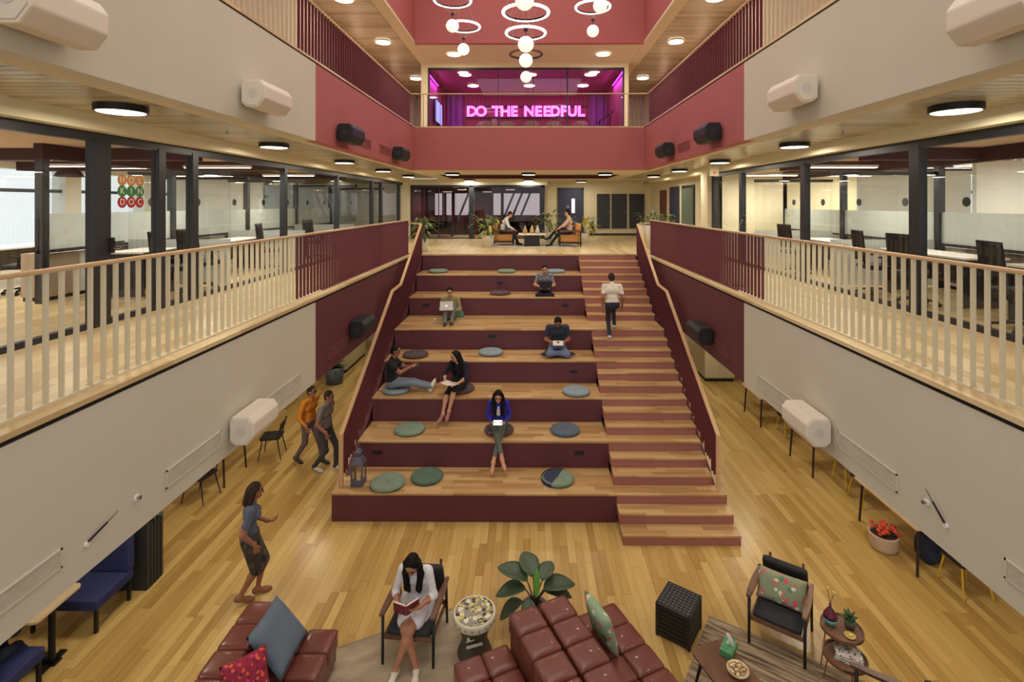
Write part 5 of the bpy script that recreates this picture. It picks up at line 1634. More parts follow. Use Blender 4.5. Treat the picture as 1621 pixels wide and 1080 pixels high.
# chairs with backs towards the glass
cl = [(-5.98, 8.62), (-5.98, 9.3), (-5.98, 11.9), (-5.98, 14.4)]
for k, (x, y) in enumerate(cl):
    task_chair('black mesh office chair behind the left glass wall, %s from the camera' % ph[k], x, y, math.radians(90 + 180 + (-10 if k % 2 else 12)) + PI, 'office chairs behind the left glass wall')
cr_ = [(5.98, 6.3), (5.98, 7.95), (5.98, 8.85), (5.98, 11.5)]
for k, (x, y) in enumerate(cr_):
    task_chair('black mesh office chair behind the right glass wall, %s from the camera' % ph[k], x, y, math.radians(90 + (8 if k % 2 else -12)), 'office chairs behind the right glass wall')
# chairs and desk near the bright window at far left
desk('white desk by the bright windows at the far left edge', -9.9, 8.9, 10.6, .8)
task_chair('black office chair with a pale headrest at the far left desk', -8.75, 8.85, math.radians(-70), 'far left office chairs')
task_chair('black office chair at the left picture edge', -9.1, 8.3, math.radians(30), 'far left office chairs')
# lockers below the inner partitions
for sx, side, y0, y1 in ((-1, 'left', 8.1, 14.2), (1, 'right', 6.7, 14.6)):
    n = int((y1 - y0) / .6)
    for k in range(n):
        t = thing('storage_locker', 'low storage locker under the frosted glass of the %s offices' % side, 'locker', (sx * 7.9, y0 + .6 * k + .3, H1), 0, 'low storage lockers')
        MB().box(-.2, .2, -.295, .295, .06, .76).build('body', [LOCK, OW, M('locker_taupe', (126, 112, 104), rough=.6)][k % 3], t)
        MB().box(-.18, .18, -.28, .28, 0, .06).build('plinth', BLACK, t)
        xa, xb = sorted((-sx * .2, -sx * .212))
        MB().box(xa, xb, -.28, .28, .08, .74).build('door', [LOCK, OW, M('locker_taupe', (126, 112, 104))][k % 3], t)
# door lever and frame on the left glazing
dl = thing('glass_door_handle', 'black lever handle on the left glass door', 'handle', (-5.42, 6.62, 4.98))
MB().box(-.02, .012, -.03, .03, -.1, .1).build('plate', BLACK, dl)
MB().cyl((.01, 0, .04), (.05, 0, .04), .012, n=8).build('spindle', DARK, dl)
MB().cyl((.05, -.01, .04), (.05, .13, .04), .011, n=8).build('lever', BLACK, dl)
MB().tube([(.02, .0, -.04), (.05, .04, -.05), (.05, .09, -.03)], .008, 6).build('key_ring', STEEL, dl)
# ------------------------------------------------------------------ people: one continuous skin grown around each skeleton
def sdf_surface(prims, voxel, k):
    """prims: (a, b, ra, rb, mat, sx) tapered capsules or ('e', centre, radii, R, mat). returns verts, quads, face materials"""
    lo = np.array([1e9] * 3); hi = -lo
    for p in prims:
        if p[0] == 'e':
            c = np.array(p[1]); r = max(p[2]); lo = np.minimum(lo, c - r); hi = np.maximum(hi, c + r)
        else:
            for q, r in ((p[0], p[2]), (p[1], p[3])):
                q = np.array(q); lo = np.minimum(lo, q - r); hi = np.maximum(hi, q + r)
    lo -= 3 * voxel + k * .3; hi += 3 * voxel + k * .3
    n = np.ceil((hi - lo) / voxel).astype(int) + 1
    D = np.full(n, 1.0, np.float32)
    best = np.full(n, 9.0, np.float32)
    own = np.zeros(n, np.int16)
    for p in prims:
        if p[0] == 'e':
            c = np.array(p[1]); r = max(p[2]); a_, b_ = c - r, c + r; mt = p[4]
        else:
            A = np.array(p[0], float); B = np.array(p[1], float)
            a_ = np.minimum(A - p[2], B - p[3]); b_ = np.maximum(A + p[2], B + p[3]); mt = p[4]
        m = k + 3 * voxel
        i0 = np.maximum(np.floor((a_ - m - lo) / voxel).astype(int), 0)
        i1 = np.minimum(np.ceil((b_ + m - lo) / voxel).astype(int) + 1, n)
        sl = tuple(slice(i0[d], i1[d]) for d in range(3))
        g = np.meshgrid(*[lo[d] + voxel * np.arange(i0[d], i1[d]) for d in range(3)], indexing='ij')
        P = np.stack(g, -1)
        if p[0] == 'e':
            R = np.array(p[3]) if p[3] is not None else np.eye(3)
            q = (P - c) @ R
            rr = np.array(p[2])
            k0 = np.linalg.norm(q / rr, axis=-1); k1 = np.linalg.norm(q / (rr * rr), axis=-1)
            d = k0 * (k0 - 1) / np.maximum(k1, 1e-6)
        else:
            ab = B - A; L2 = max(ab @ ab, 1e-9)
            t = np.clip(((P - A) @ ab) / L2, 0, 1)
            d = np.linalg.norm(P - A - t[..., None] * ab, axis=-1) - (p[2] + (p[3] - p[2]) * t)
        d = d.astype(np.float32)
        cur = D[sl]
        hh = np.clip(.5 + .5 * (cur - d) / k, 0, 1)
        D[sl] = cur * (1 - hh) + d * hh - k * hh * (1 - hh)
        bs = best[sl]; os_ = own[sl]
        w = d < bs
        bs[w] = d[w]; os_[w] = mt
        best[sl] = bs; own[sl] = os_
    ins = D < 0
    nx, ny, nz = n
    cnt = np.zeros((nx - 1, ny - 1, nz - 1), np.int8)
    for dx in (0, 1):
        for dy in (0, 1):
            for dz in (0, 1):
                cnt += ins[dx:nx - 1 + dx, dy:ny - 1 + dy, dz:nz - 1 + dz]
    act = (cnt > 0) & (cnt < 8)
    idx = np.full(act.shape, -1, np.int64)
    cells = np.argwhere(act)
    idx[act] = np.arange(len(cells))
    acc = np.zeros((len(cells), 3)); num = np.zeros(len(cells))
    corners = [(0, 0, 0), (1, 0, 0), (0, 1, 0), (1, 1, 0), (0, 0, 1), (1, 0, 1), (0, 1, 1), (1, 1, 1)]
    edges = [(0, 1), (2, 3), (4, 5), (6, 7), (0, 2), (1, 3), (4, 6), (5, 7), (0, 4), (1, 5), (2, 6), (3, 7)]
    cv = [D[cells[:, 0] + c[0], cells[:, 1] + c[1], cells[:, 2] + c[2]] for c in corners]
    for a, b in edges:
        da, db = cv[a], cv[b]
        s = (da < 0) != (db < 0)
        t = np.where(s, da / np.where(s, da - db, 1), 0)
        pa = np.array(corners[a]); pb = np.array(corners[b])
        acc += np.where(s[:, None], pa + t[:, None] * (pb - pa), 0); num += s
    V = lo + voxel * (cells + acc / num[:, None])
    vm = own[cells[:, 0], cells[:, 1], cells[:, 2]]
    quads = []
    for ax in range(3):
        o1, o2 = (ax + 1) % 3, (ax + 2) % 3
        s0 = [slice(None)] * 3; s1 = [slice(None)] * 3
        s0[ax] = slice(0, -1); s1[ax] = slice(1, None)
        diff = ins[tuple(s0)] != ins[tuple(s1)]
        e = np.argwhere(diff)
        e = e[(e[:, o1] > 0) & (e[:, o2] > 0) & (e[:, o1] < n[o1] - 1) & (e[:, o2] < n[o2] - 1)]
        flip = ins[e[:, 0], e[:, 1], e[:, 2]]
        def cell(d1, d2):
            c = e.copy(); c[:, o1] -= d1; c[:, o2] -= d2
            return idx[c[:, 0], c[:, 1], c[:, 2]]
        q = np.stack([cell(1, 1), cell(0, 1), cell(0, 0), cell(1, 0)], 1)
        q[~flip] = q[~flip][:, ::-1]
        quads.append(q)
    Q = np.concatenate(quads)
    Q = Q[(Q >= 0).all(1)]
    # one smoothing pass
    for _ in range(2):
        S = np.zeros_like(V); C_ = np.zeros(len(V))
        for a, b in ((0, 1), (1, 2), (2, 3), (3, 0)):
            np.add.at(S, Q[:, a], V[Q[:, b]]); np.add.at(C_, Q[:, a], 1)
            np.add.at(S, Q[:, b], V[Q[:, a]]); np.add.at(C_, Q[:, b], 1)
        V = .5 * V + .5 * S / np.maximum(C_, 1)[:, None]
    return V, Q, vm[Q[:, 0]]

def join_surface(name, parts, mats):
    vs = []; fs = []; ms = []; b = 0
    for V, Q, Mx in parts:
        vs.append(V); fs.append(Q + b); ms.append(Mx); b += len(V)
    me = bpy.data.meshes.new(name)
    me.from_pydata(np.concatenate(vs).tolist(), [], np.concatenate(fs).tolist())
    for m in mats: me.materials.append(m)
    me.polygons.foreach_set('material_index', np.concatenate(ms).astype(np.int32))
    me.polygons.foreach_set('use_smooth', np.ones(len(me.polygons), bool))
    me.update()
    return me

def V3(*a): return Vector(a)
def two_bone(a, c, l1, l2, hint):
    """elbow or knee between a and c, bending towards hint"""
    d = c - a; L = min(d.length, (l1 + l2) * .995)
    if d.length > L: c = a + d.normalized() * L; d = c - a
    x = (l1 * l1 - l2 * l2 + L * L) / (2 * L)
    h = math.sqrt(max(l1 * l1 - x * x, 1e-6))
    n = d.normalized(); u_ = hint - n * hint.dot(n)
    if u_.length < 1e-4: u_ = V3(0, 0, 1)
    return a + n * x + u_.normalized() * h, c

SKIN, TOP, BOT, SHOE, HAIR, DARKM, LIP = range(7)
def person(label, base, rz, P, mats, hair='short', stature=1.66, female=False, sleeve='short', legs='trousers', voxel=.012, skirt=None, wide=1.0):
    """local frame: x to the person's left, -y forward, z up; base is the origin.
    P: pelvis, lean(x,y) of the torso, head pitch/yaw in degrees, wr/wl wrists, ar/al ankles (+ toe directions), hints"""
    s = stature / 1.66
    t = thing('person', label, 'person', base, rz)
    pel = V3(*P['pelvis'])
    up = V3(P['lean'][0], P['lean'][1], 1).normalized()
    tw = math.radians(P.get('twist', 0))
    side = V3(math.cos(tw), math.sin(tw), 0)
    side = (side - up * side.dot(up)).normalized()
    fw = side.cross(up).normalized()          # points backwards or forwards
    if fw.y > 0 and abs(tw) < 1.5: fw = -fw
    fw = -fw if False else fw
    sh_w = (.165 if female else .19) * s * wide
    hip_w = (.092 if female else .085) * s
    waist = pel + up * .17 * s
    curve = P.get('slump', .03)
    chest = pel + up * .34 * s + fw * curve
    shc = pel + up * .455 * s + fw * curve * 1.6
    neck = shc + up * .075 * s + fw * (.02 + curve * .6)
    hp = math.radians(P.get('pitch', 0)); hy = math.radians(P.get('yaw', 0))
    hz = Matrix.Rotation(hy, 3, up)
    hf = hz @ fw; hs = hz @ side
    hup = (up * math.cos(hp) + hf * math.sin(hp)).normalized()
    hfw = (hf * math.cos(hp) - up * math.sin(hp)).normalized()
    hc = neck + hup * .125 * s + hfw * .012
    shl = {+1: shc + side * sh_w - up * .01, -1: shc - side * sh_w - up * .01}
    hips = {+1: pel + side * hip_w, -1: pel - side * hip_w}
    prims = []
    tw_ = 1.0 * wide
    rt = .92 if female else 1.0
    prims.append((pel + side * hip_w * .75, pel - side * hip_w * .75, .112 * s * tw_, .112 * s * tw_, BOT))
    prims.append((pel + up * .07 * s + side * .06, pel + up * .07 * s - side * .06, .105 * s * rt * tw_, .105 * s * rt * tw_, TOP))
    prims.append((waist + side * .05, waist - side * .05, .098 * s * rt * tw_, .098 * s * rt * tw_, TOP))
    prims.append((chest + side * .075, chest - side * .075, .108 * s * rt * tw_, .108 * s * rt * tw_, TOP))
    prims.append((shl[1] - side * .03, shl[-1] + side * .03, .066 * s, .066 * s, TOP))
    if female:
        for e in (-1, 1):
            prims.append(('e', chest + side * e * .07 + fw * .085 + up * .01, (.052, .052, .052), None, TOP))
    prims.append((shc, neck, .06 * s, .052 * s, TOP))
    prims.append((neck - up * .01, hc - hup * .05, .050 * s, .048 * s, SKIN))
    fine = []
    R = np.array([[hs.x, hfw.x, hup.x], [hs.y, hfw.y, hup.y], [hs.z, hfw.z, hup.z]])
    fine.append((neck - up * .03, hc - hup * .05, .049 * s, .046 * s, SKIN))
    fine.append(('e', hc + hup * .02 - hfw * .01, (.076 * s, .094 * s, .098 * s), R, SKIN))
    fine.append(('e', hc - hup * .055 + hfw * .03, (.056 * s, .060 * s, .060 * s), R, SKIN))
    fine.append((hc + hup * .01 + hfw * .085, hc - hup * .025 + hfw * .106, .010, .014, SKIN))
    for e in (-1, 1):
        fine.append(('e', hc + hs * e * .078 * s - hup * .005, (.012, .022, .032), R, SKIN))
        fine.append(('e', hc + hs * e * .032 + hfw * .084 + hup * .012, (.014, .008, .007), R, DARKM))
        fine.append(('e', hc + hs * e * .033 + hfw * .087 + hup * .034, (.019, .007, .005), R, DARKM))
    fine.append(('e', hc - hup * .062 + hfw * .088, (.022, .009, .008), R, LIP))
    ul, fl_ = .285 * s, .25 * s
    hands = []
    wr = {1: P.get('wl'), -1: P.get('wr')}
    for e in (-1, 1):
        w = V3(*wr[e])
        hint = V3(*P.get('eh' + ('l' if e > 0 else 'r'), (e * .6, .4, -.6)))
        el, w = two_bone(shl[e], w, ul, fl_, hint)
        am = TOP
        fm = TOP if sleeve == 'long' else SKIN
        if sleeve == 'short':
            mid = shl[e].lerp(el, .62)
            prims.append((shl[e], mid, .060 * s, .052 * s, TOP))
            prims.append((mid, el, .044 * s, .038 * s, SKIN))
        else:
            prims.append((shl[e], el, .058 * s, .046 * s, TOP))
        if sleeve == 'elbow':
            mid = el.lerp(w, .25)
            prims.append((el, mid, .046 * s, .044 * s, TOP)); prims.append((mid, w, .036 * s, .026 * s, SKIN))
        else:
            prims.append((el, w, .041 * s, .028 * s, fm))
        # hand: palm, four fingers of different lengths with a bend, thumb off the side of the palm
        d = (w - el).normalized()
        hd = P.get('hd' + ('l' if e > 0 else 'r'))
        if hd: d = V3(*hd).normalized()
        pn = V3(*P.get('pn' + ('l' if e > 0 else 'r'), (0, 0, -1)))
        pn = (pn - d * pn.dot(d))
        pn = pn.normalized() if pn.length > 1e-3 else V3(1, 0, 0)
        ac = d.cross(pn).normalized()
        if ac.dot(side) * e > 0: ac = -ac          # towards the thumb: inner side
        cu = P.get('curl', .7)
        H = []
        pk = w + d * .085 * s
        H.append((w - d * .03, w + d * .015, .026 * s, .028 * s, SKIN))
        for q in (-1, 0, 1):
            H.append((w + d * .02 + ac * q * .014, pk + ac * q * .024, .017 * s, .014 * s, SKIN))
        for j, (off, ln_f) in enumerate(((.032, .072), (.011, .080), (-.011, .074), (-.031, .058))):
            b0 = pk + ac * off * s
            a1 = cu * .6
            d1 = (d * math.cos(a1) + pn * math.sin(a1)).normalized()
            b1 = b0 + d1 * ln_f * .5 * s
            d2 = (d * math.cos(a1 + cu) + pn * math.sin(a1 + cu)).normalized()
            b2 = b1 + d2 * ln_f * .5 * s
            H.append((b0, b1, .0095 * s, .0088 * s, SKIN)); H.append((b1, b2, .0088 * s, .0075 * s, SKIN))
        tb = w + d * .028 + ac * .026 * s
        t1 = tb + (d * .6 + ac * .65 + pn * .3).normalized() * .036 * s
        t2 = t1 + (d * .85 + ac * .2 + pn * .4).normalized() * .030 * s
        H.append((tb, t1, .013 * s, .011 * s, SKIN)); H.append((t1, t2, .011 * s, .009 * s, SKIN))
        hands.append(H)
    tl, cl_ = .425 * s, .41 * s
    ank = {1: P['al'], -1: P['ar']}
    toes = {1: P.get('tl', (0, -1, -.1)), -1: P.get('tr', (0, -1, -.1))}
    knees = {}
    for e in (-1, 1):
        a = V3(*ank[e])
        hint = V3(*P.get('kh' + ('l' if e > 0 else 'r'), (0, -1, .4)))
        kn, a = two_bone(hips[e], a, tl, cl_, hint)
        knees[e] = kn
        cm = BOT if legs in ('trousers', 'cropped') else SKIN
        th = BOT if legs != 'bare' else SKIN
        prims.append((hips[e], kn, .086 * s * tw_, .058 * s, th))
        if legs == 'cropped':
            mid = kn.lerp(a, .72)
            prims.append((kn, mid, .056 * s, .044 * s, BOT)); prims.append((mid, a, .034 * s, .028 * s, SKIN))
        elif legs == 'trousers':
            prims.append((kn, a, .058 * s, .044 * s, BOT))
        else:
            cf = kn.lerp(a, .3) + (kn - hips[e]).cross(a - kn).normalized().cross((a - kn).normalized()) * .0
            prims.append((kn, cf, .050 * s, .052 * s, cm)); prims.append((cf, a, .052 * s, .031 * s, cm))
        td = V3(*toes[e]).normalized()
        sm = P.get('foot', SHOE)
        heel = a - td * .035 * s + V3(0, 0, -.03 * s)
        ball = a + td * .11 * s + V3(0, 0, -.045 * s)
        prims.append((a + V3(0, 0, -.025 * s), heel, .032 * s, .034 * s, SKIN if legs in ('bare', 'skirt', 'cropped') else sm))
        prims.append((heel, ball, .036 * s, .036 * s, sm))
        prims.append((ball, ball + td * .06 * s, .036 * s, .028 * s, sm))
    parts = [sdf_surface(prims, voxel, .035)]
    parts.append(sdf_surface(fine, .0065, .014))
    for H in hands: parts.append(sdf_surface(H, .005, .006))
    me = join_surface('body', parts, mats)
    obj('body', me, t)
    # hair as a cap of its own
    hp_ = []
    hm = 0
    if hair:
        hp_.append(('e', hc + hup * .034 - hfw * .022, (.084 * s, .094 * s, .094 * s), R, 0))
        hp_.append(('e', hc - hup * .02 - hfw * .05, (.074 * s, .05 * s, .07 * s), R, 0))
        if hair == 'long':
            back = -hfw
            hp_.append((hc + back * .06, neck + back * .08 - up * .08, .075 * s, .07 * s, 0))
            hp_.append((neck + back * .08 - up * .06, chest + back * .11 - up * .04, .068 * s, .05 * s, 0))
            for e in (-1, 1):
                p0 = hc + hs * e * .072 + hup * .05 - hfw * .01
                p1 = hc + hs * e * .088 - hup * .06 - hfw * .005
                p2 = shc + side * e * .095 + fw * .09 + up * .02
                p3 = chest + side * e * .075 + fw * .135 - up * .04
                p4 = waist + side * e * .065 + fw * .13 + up * .03
                hp_ += [(p0, p1, .032, .034, 0), (p1, p2, .034, .042, 0), (p2, p3, .042, .040, 0), (p3, p4, .038, .018, 0)]
        elif hair == 'bun':
            hp_.append(('e', hc + hup * .06 - hfw * .12, (.045, .045, .045), None, 0))
        elif hair == 'shoulder':
            hp_.append((hc - hfw * .06, neck - hfw * .07 - up * .03, .075 * s, .06 * s, 0))
            for e in (-1, 1):
                hp_.append((hc + hs * e * .075 + hup * .03 - hfw * .02, neck + hs * e * .085 - hfw * .03 - up * .02, .032, .03, 0))
        Vv, Q, Mx = sdf_surface(hp_, .0085, .02)
        # keep the face clear
        hm = join_surface('hair', [(Vv, Q, Mx)], [mats[HAIR]])
        obj('hair', hm, t)
    if skirt:
        skirt(t, pel, hips, knees, up, side, fw, mats)
    return t, dict(hc=hc, neck=neck, shc=shc, chest=chest, pel=pel, knees=knees, up=up, side=side, fw=fw, wl=V3(*wr[1]), wr=V3(*wr[-1]))

SK1 = M('skin_warm', (176, 122, 92), rough=.55, var=.05, vscale=20)
SK2 = M('skin_tan', (150, 100, 74), rough=.55, var=.05, vscale=20)
SK3 = M('skin_light', (198, 148, 116), rough=.55, var=.05, vscale=20)
HB = M('black_hair', (15, 14, 16), rough=.65, var=.2, vscale=40, spec=.2)
HBR = M('brown_hair', (52, 38, 31), rough=.65, var=.2, vscale=40, spec=.2)
EYE = M('eye_dark', (34, 24, 22), rough=.4)
LIPM = M('lip_rose', (150, 74, 70), rough=.5)
def cloth(name, c, **k): return M('cloth_' + name, c, rough=.9, var=.08, vscale=14, bump=.25, bscale=18, **k)
def outfit(skin, top, bot, shoe, hair): return [skin, top, bot, shoe, hair, EYE, LIPM]

# --- woman in white reading in the walnut armchair
W_ = cloth('white', (224, 222, 226))
def white_skirt(t, pel, hips, knees, up, side, fw, mats):
    pr = []
    for e in (-1, 1):
        pr.append((hips[e] + V3(0, 0, .01), hips[e].lerp(knees[e], .72) + V3(e * .03, 0, -.0), .105, .088, 0))
        pr.append((hips[e] + side * e * .08, hips[e].lerp(knees[e], .55) + side * e * .10 + V3(0, 0, -.08), .06, .035, 0))
    pr.append((hips[1].lerp(knees[1], .3), hips[-1].lerp(knees[-1], .3), .095, .095, 0))
    V, Q, Mx = sdf_surface(pr, .009, .03)
    obj('skirt', join_surface('skirt', [(V, Q, Mx)], [W_]), t)
t, J = person('woman in white dress with long black hair reading a book in the armchair', (-1.42, 6.40, 0), math.radians(-6),
    dict(pelvis=(0, .10, .50), lean=(0, -.06), slump=.05, pitch=40, yaw=0,
         wl=(.12, -.26, .68), wr=(-.13, -.25, .66), ehl=(.45, .5, -.5), ehr=(-.45, .5, -.5), pnl=(0, 0, 1), pnr=(0, 0, 1), hdl=(-.75, -.5, .1), hdr=(.75, -.5, .1),
         al=(-.09, -.47, .10), ar=(.14, -.40, .085), khl=(.1, -1, .6), khr=(-.1, -1, .5), tl=(-.15, -1, -.45), tr=(.2, -1, -.15)),
    outfit(SK1, W_, SK1, cloth('cream_shoe', (222, 214, 196)), HB), hair='long', stature=1.66, female=True, sleeve='elbow', legs='bare', voxel=.009, skirt=white_skirt)
bk = thing('open_book', 'open crimson hardback book in the hands of the woman in white', 'book', (0, 0, 0))
bk.matrix_world = Matrix.Translation((-1.42, 6.40, 0)) @ Matrix.Rotation(math.radians(-6), 4, 'Z') @ Matrix.Translation((-.0, -.345, .70)) @ Matrix.Rotation(math.radians(18), 4, 'Z') @ Matrix.Rotation(math.radians(-60), 4, 'X')
CRIM = M('crimson_cover', (120, 28, 42), rough=.5); PAGE = M('page_white', (226, 220, 206), rough=.8)
for e in (-1, 1):
    rot = (0, e * math.radians(-24), 0)
    MB().obox((e * .075, 0, .022), (.16, .22, .006), rot).build('cover', CRIM, bk)
    MB().obox((e * .074, 0, .034), (.15, .21, .018), rot).build('pages', PAGE, bk)
MB().obox((.08, .03, .052), (.06, .05, .002), (0, math.radians(-24), 0)).build('red_print', M('red_print_block', (190, 50, 50)), bk)

# --- woman in blue cardigan on tier 2
def at(x, y, z): return (x, y, z)
CARD = cloth('cobalt', (46, 44, 158))
GREYT = cloth('grey_green', (92, 100, 92))
t, J = person('woman in cobalt cardigan and grey trousers seated with crossed ankles on the second tier', (-.60, 10.10, 6 * R_ + .085), 0,
    dict(pelvis=(0, .02, .11), lean=(0, .03), slump=.06, pitch=38,
         wl=(.11, -.24, .22), wr=(-.11, -.24, .22), pnl=(0, 0, 1), pnr=(0, 0, 1), hdl=(-.4, -.7, .1), hdr=(.4, -.7, .1), ehl=(.35, .5, -.5), ehr=(-.35, .5, -.5),
         al=(-.07, -.62, -.36), ar=(.10, -.60, -.30), khl=(.1, -.6, .8), khr=(-.1, -.6, .8), tl=(-.1, -.75, -.65), tr=(.35, -.75, -.6), foot=SKIN),
    outfit(SK3, CARD, GREYT, SK3, HB), hair='long', stature=1.6, female=True, sleeve='long', legs='cropped')
MB().ball((0, -.115, .40), .06, .035, .10, 14, 8).build('white_blouse', W_, t, smooth=True)
ph_ = thing('tablet', 'small pale tablet held by the woman in the cobalt cardigan', 'tablet', (-.60, 9.76, 6 * R_ + .345))
ph_.rotation_euler = (math.radians(30), 0, 0)
MB().box(-.09, .09, -.06, .06, 0, .008).build('body', M('tablet_back', (196, 186, 176), rough=.4), ph_, bevel=.003)
MB().box(-.08, .08, -.052, .052, .008, .0095).build('screen', emit('phone_screen', (236, 236, 230), .8), ph_)

# --- woman in black on tier 3
BLK = cloth('black', (28, 30, 42)); BLKB = cloth('black_skirt', (24, 24, 28))
t, J = person('woman in black with bare legs seated on the third tier, head turned left', (-1.50, 10.96, 9 * R_ + .085), math.radians(-14),
    dict(pelvis=(0, .02, .11), lean=(.02, -.02), slump=.05, pitch=22, yaw=-38,
         wl=(.10, -.36, .22), wr=(-.20, -.30, .21), pnl=(0, 0, -1), pnr=(0, 0, -1), hdl=(-.6, -.7, 0), hdr=(-.6, -.7, 0.05), ehl=(.5, .4, -.3), ehr=(-.5, .4, -.3),
         al=(-.02, -.52, -.30), ar=(-.14, -.56, -.36), khl=(.05, -.6, 1), khr=(-.1, -.6, 1), tl=(.0, -.8, -.6), tr=(-.3, -.8, -.55)),
    outfit(SK3, BLK, BLKB, M('rose_shoe', (160, 112, 100), rough=.5), HB), hair='long', stature=1.6, female=True, sleeve='elbow', legs='skirt')
op = thing('open_folder', 'open papers on the lap of the woman in black', 'papers', (-1.64, 10.62, 9 * R_ + .29), math.radians(-25))
MB().obox((-.08, 0, .012), (.17, .21, .006), (0, .15, 0)).build('sheet', PAGE, op)
MB().obox((.09, 0, .012), (.17, .21, .006), (0, -.15, 0)).build('sheet', PAGE, op)

# --- reclining man on tier 3, facing right
TEE = cloth('black_tee', (24, 24, 28)); JEAN = cloth('grey_jean', (116, 128, 140))
t, J = person('man in black T-shirt reclining along the third tier with outstretched legs and a phone', (-2.93, 10.98, 9 * R_ + .085), math.radians(90),
    dict(pelvis=(0, .0, .11), lean=(0, .22), slump=.05, pitch=28, yaw=0,
         wl=(.10, -.42, .42), wr=(-.06, -.40, .46), pnl=(0, 0, 1), pnr=(0, 0, 1), ehl=(.5, .3, -.8), ehr=(-.5, .3, -.8),
         al=(.05, -.88, .03), ar=(-.08, -.86, .04), khl=(0, 0, 1), khr=(0, 0, 1), tl=(0, -.35, .95), tr=(.1, -.4, .9)),
    outfit(SK2, TEE, JEAN, cloth('cream_shoe', (222, 214, 196)), HB), hair='short', stature=1.68, legs='trousers')
pn_ = thing('mobile_phone', 'mobile phone held up by the reclining man', 'phone', (-2.44, 10.96, 9 * R_ + .57))
pn_.rotation_euler = (0, math.radians(-50), 0)
MB().box(-.04, .04, -.075, .075, 0, .008).build('case', SPKB, pn_, bevel=.003)
MB().box(-.035, .035, -.07, .07, .008, .0095).build('screen', emit('phone_screen', (236, 236, 230), .8), pn_)
# thin laptop lid beside him
lp = thing('laptop', 'grey laptop standing open by the reclining man knees', 'laptop', (-2.28, 11.22, 9 * R_))
MB().box(-.15, .15, -.1, .1, 0, .014).build('base', M('laptop_grey', (120, 122, 128), rough=.4), lp, bevel=.003)
MB().obox((.19, 0, .10), (.008, .2, .2), (0, math.radians(24), 0)).build('lid', M('laptop_grey', (120, 122, 128)), lp)

# --- man with white laptop, tier 5, knees up
OLI = cloth('olive_jumper', (150, 142, 96)); GRT = cloth('grey_trouser', (110, 112, 108))
t, J = person('man in olive jumper with knees drawn up behind a white laptop on the middle landing', (-2.06, 13.38, 15 * R_), math.radians(4),
    dict(pelvis=(0, .02, .12), lean=(0, .05), slump=.06, pitch=30,
         wl=(.13, -.27, .30), wr=(-.13, -.27, .30), pnl=(0, 0, -1), pnr=(0, 0, -1), ehl=(.4, .5, -.5), ehr=(-.4, .5, -.5),
         al=(.07, -.52, .06), ar=(-.09, -.56, .06), khl=(.1, -.4, 1), khr=(-.1, -.4, 1)),
    outfit(SK3, OLI, GRT, M('dark_shoe', (40, 38, 38), rough=.6), HB), hair='short', stature=1.66, sleeve='long')
lp = thing('laptop', 'white laptop on the knees of the man in the olive jumper', 'laptop', (-2.09, 12.98, 15 * R_ + .40), math.radians(4))
MB().obox((0, .04, .0), (.32, .22, .014), (math.radians(20), 0, 0)).build('base', M('laptop_white', (216, 212, 206), rough=.4), lp)
lid = MB().obox((0, -.12, .07), (.32, .010, .22), (math.radians(-8), 0, 0)).build('lid', M('laptop_white', (216, 212, 206)), lp)
MB().cyl((0, -.128, .07), (0, -.135, .07), .022, n=16).build('badge', emit('laptop_badge', (250, 250, 245), .7), lid)

# --- cross-legged man in navy, tier 4
NVY = cloth('navy_tee', (48, 54, 72)); JEB = cloth('blue_jean', (104, 116, 146))
def cross_legs(): return dict(al=(-.20, -.25, .04), ar=(.20, -.27, .05), khl=(1, -.25, -.1), khr=(-1, -.25, -.1), tl=(-1, -.25, 0), tr=(1, -.2, 0))
t, J = person('man in navy T-shirt and blue jeans sitting cross-legged on the fourth tier', (.66, 12.06, 12 * R_ + .085), 0,
    dict(pelvis=(0, .04, .11), lean=(0, -.05), slump=.07, pitch=48,
         wl=(.11, -.27, .24), wr=(-.11, -.27, .24), pnl=(0, 0, 1), pnr=(0, 0, 1), hdl=(-.7, -.4, 0), hdr=(.7, -.4, 0), ehl=(.45, .5, -.5), ehr=(-.45, .5, -.5), **cross_legs()),
    outfit(SK2, NVY, JEB, M('dark_shoe', (40, 38, 38)), HB), hair='short', stature=1.72, wide=1.08)
nb = thing('notebook', 'pale notebook held by the cross-legged man in the navy shirt', 'book', (.66, 11.72, 12 * R_ + .335))
nb.rotation_euler = (math.radians(25), 0, 0)
MB().box(-.12, .12, -.08, .08, 0, .012).build('cover', M('notebook_pale', (196, 190, 184), rough=.6), nb)
MB().box(-.115, .115, -.075, .075, .012, .02).build('pages', PAGE, nb)

# --- cross-legged man with dark laptop, tier 6
GPL = spotted('cloth_check', (128, 132, 140), [(60, 64, 78), (170, 170, 168)], scale=18, size=.3, rough=.9)
t, J = person('man in grey checked shirt sitting cross-legged with a dark laptop on the sixth tier', (.43, 14.36, 18 * R_), 0,
    dict(pelvis=(0, .08, .10), lean=(0, 0), slump=.05, pitch=26,
         wl=(.15, -.22, .26), wr=(-.15, -.22, .26), pnl=(0, 0, -1), pnr=(0, 0, -1), ehl=(.45, .5, -.5), ehr=(-.45, .5, -.5), **cross_legs()),
    outfit(SK3, GPL, BLKB, SK3, HB), hair='short', stature=1.62)
lp = thing('laptop', 'dark laptop on the lap of the man in the checked shirt', 'laptop', (.45, 14.08, 18 * R_ + .19))
MB().obox((0, .06, .0), (.34, .22, .016)).build('base', SPKB, lp)
MB().obox((0, -.07, .12), (.34, .010, .23), (math.radians(12), 0, 0)).build('lid', M('navy_lid', (32, 34, 48), rough=.4), lp)

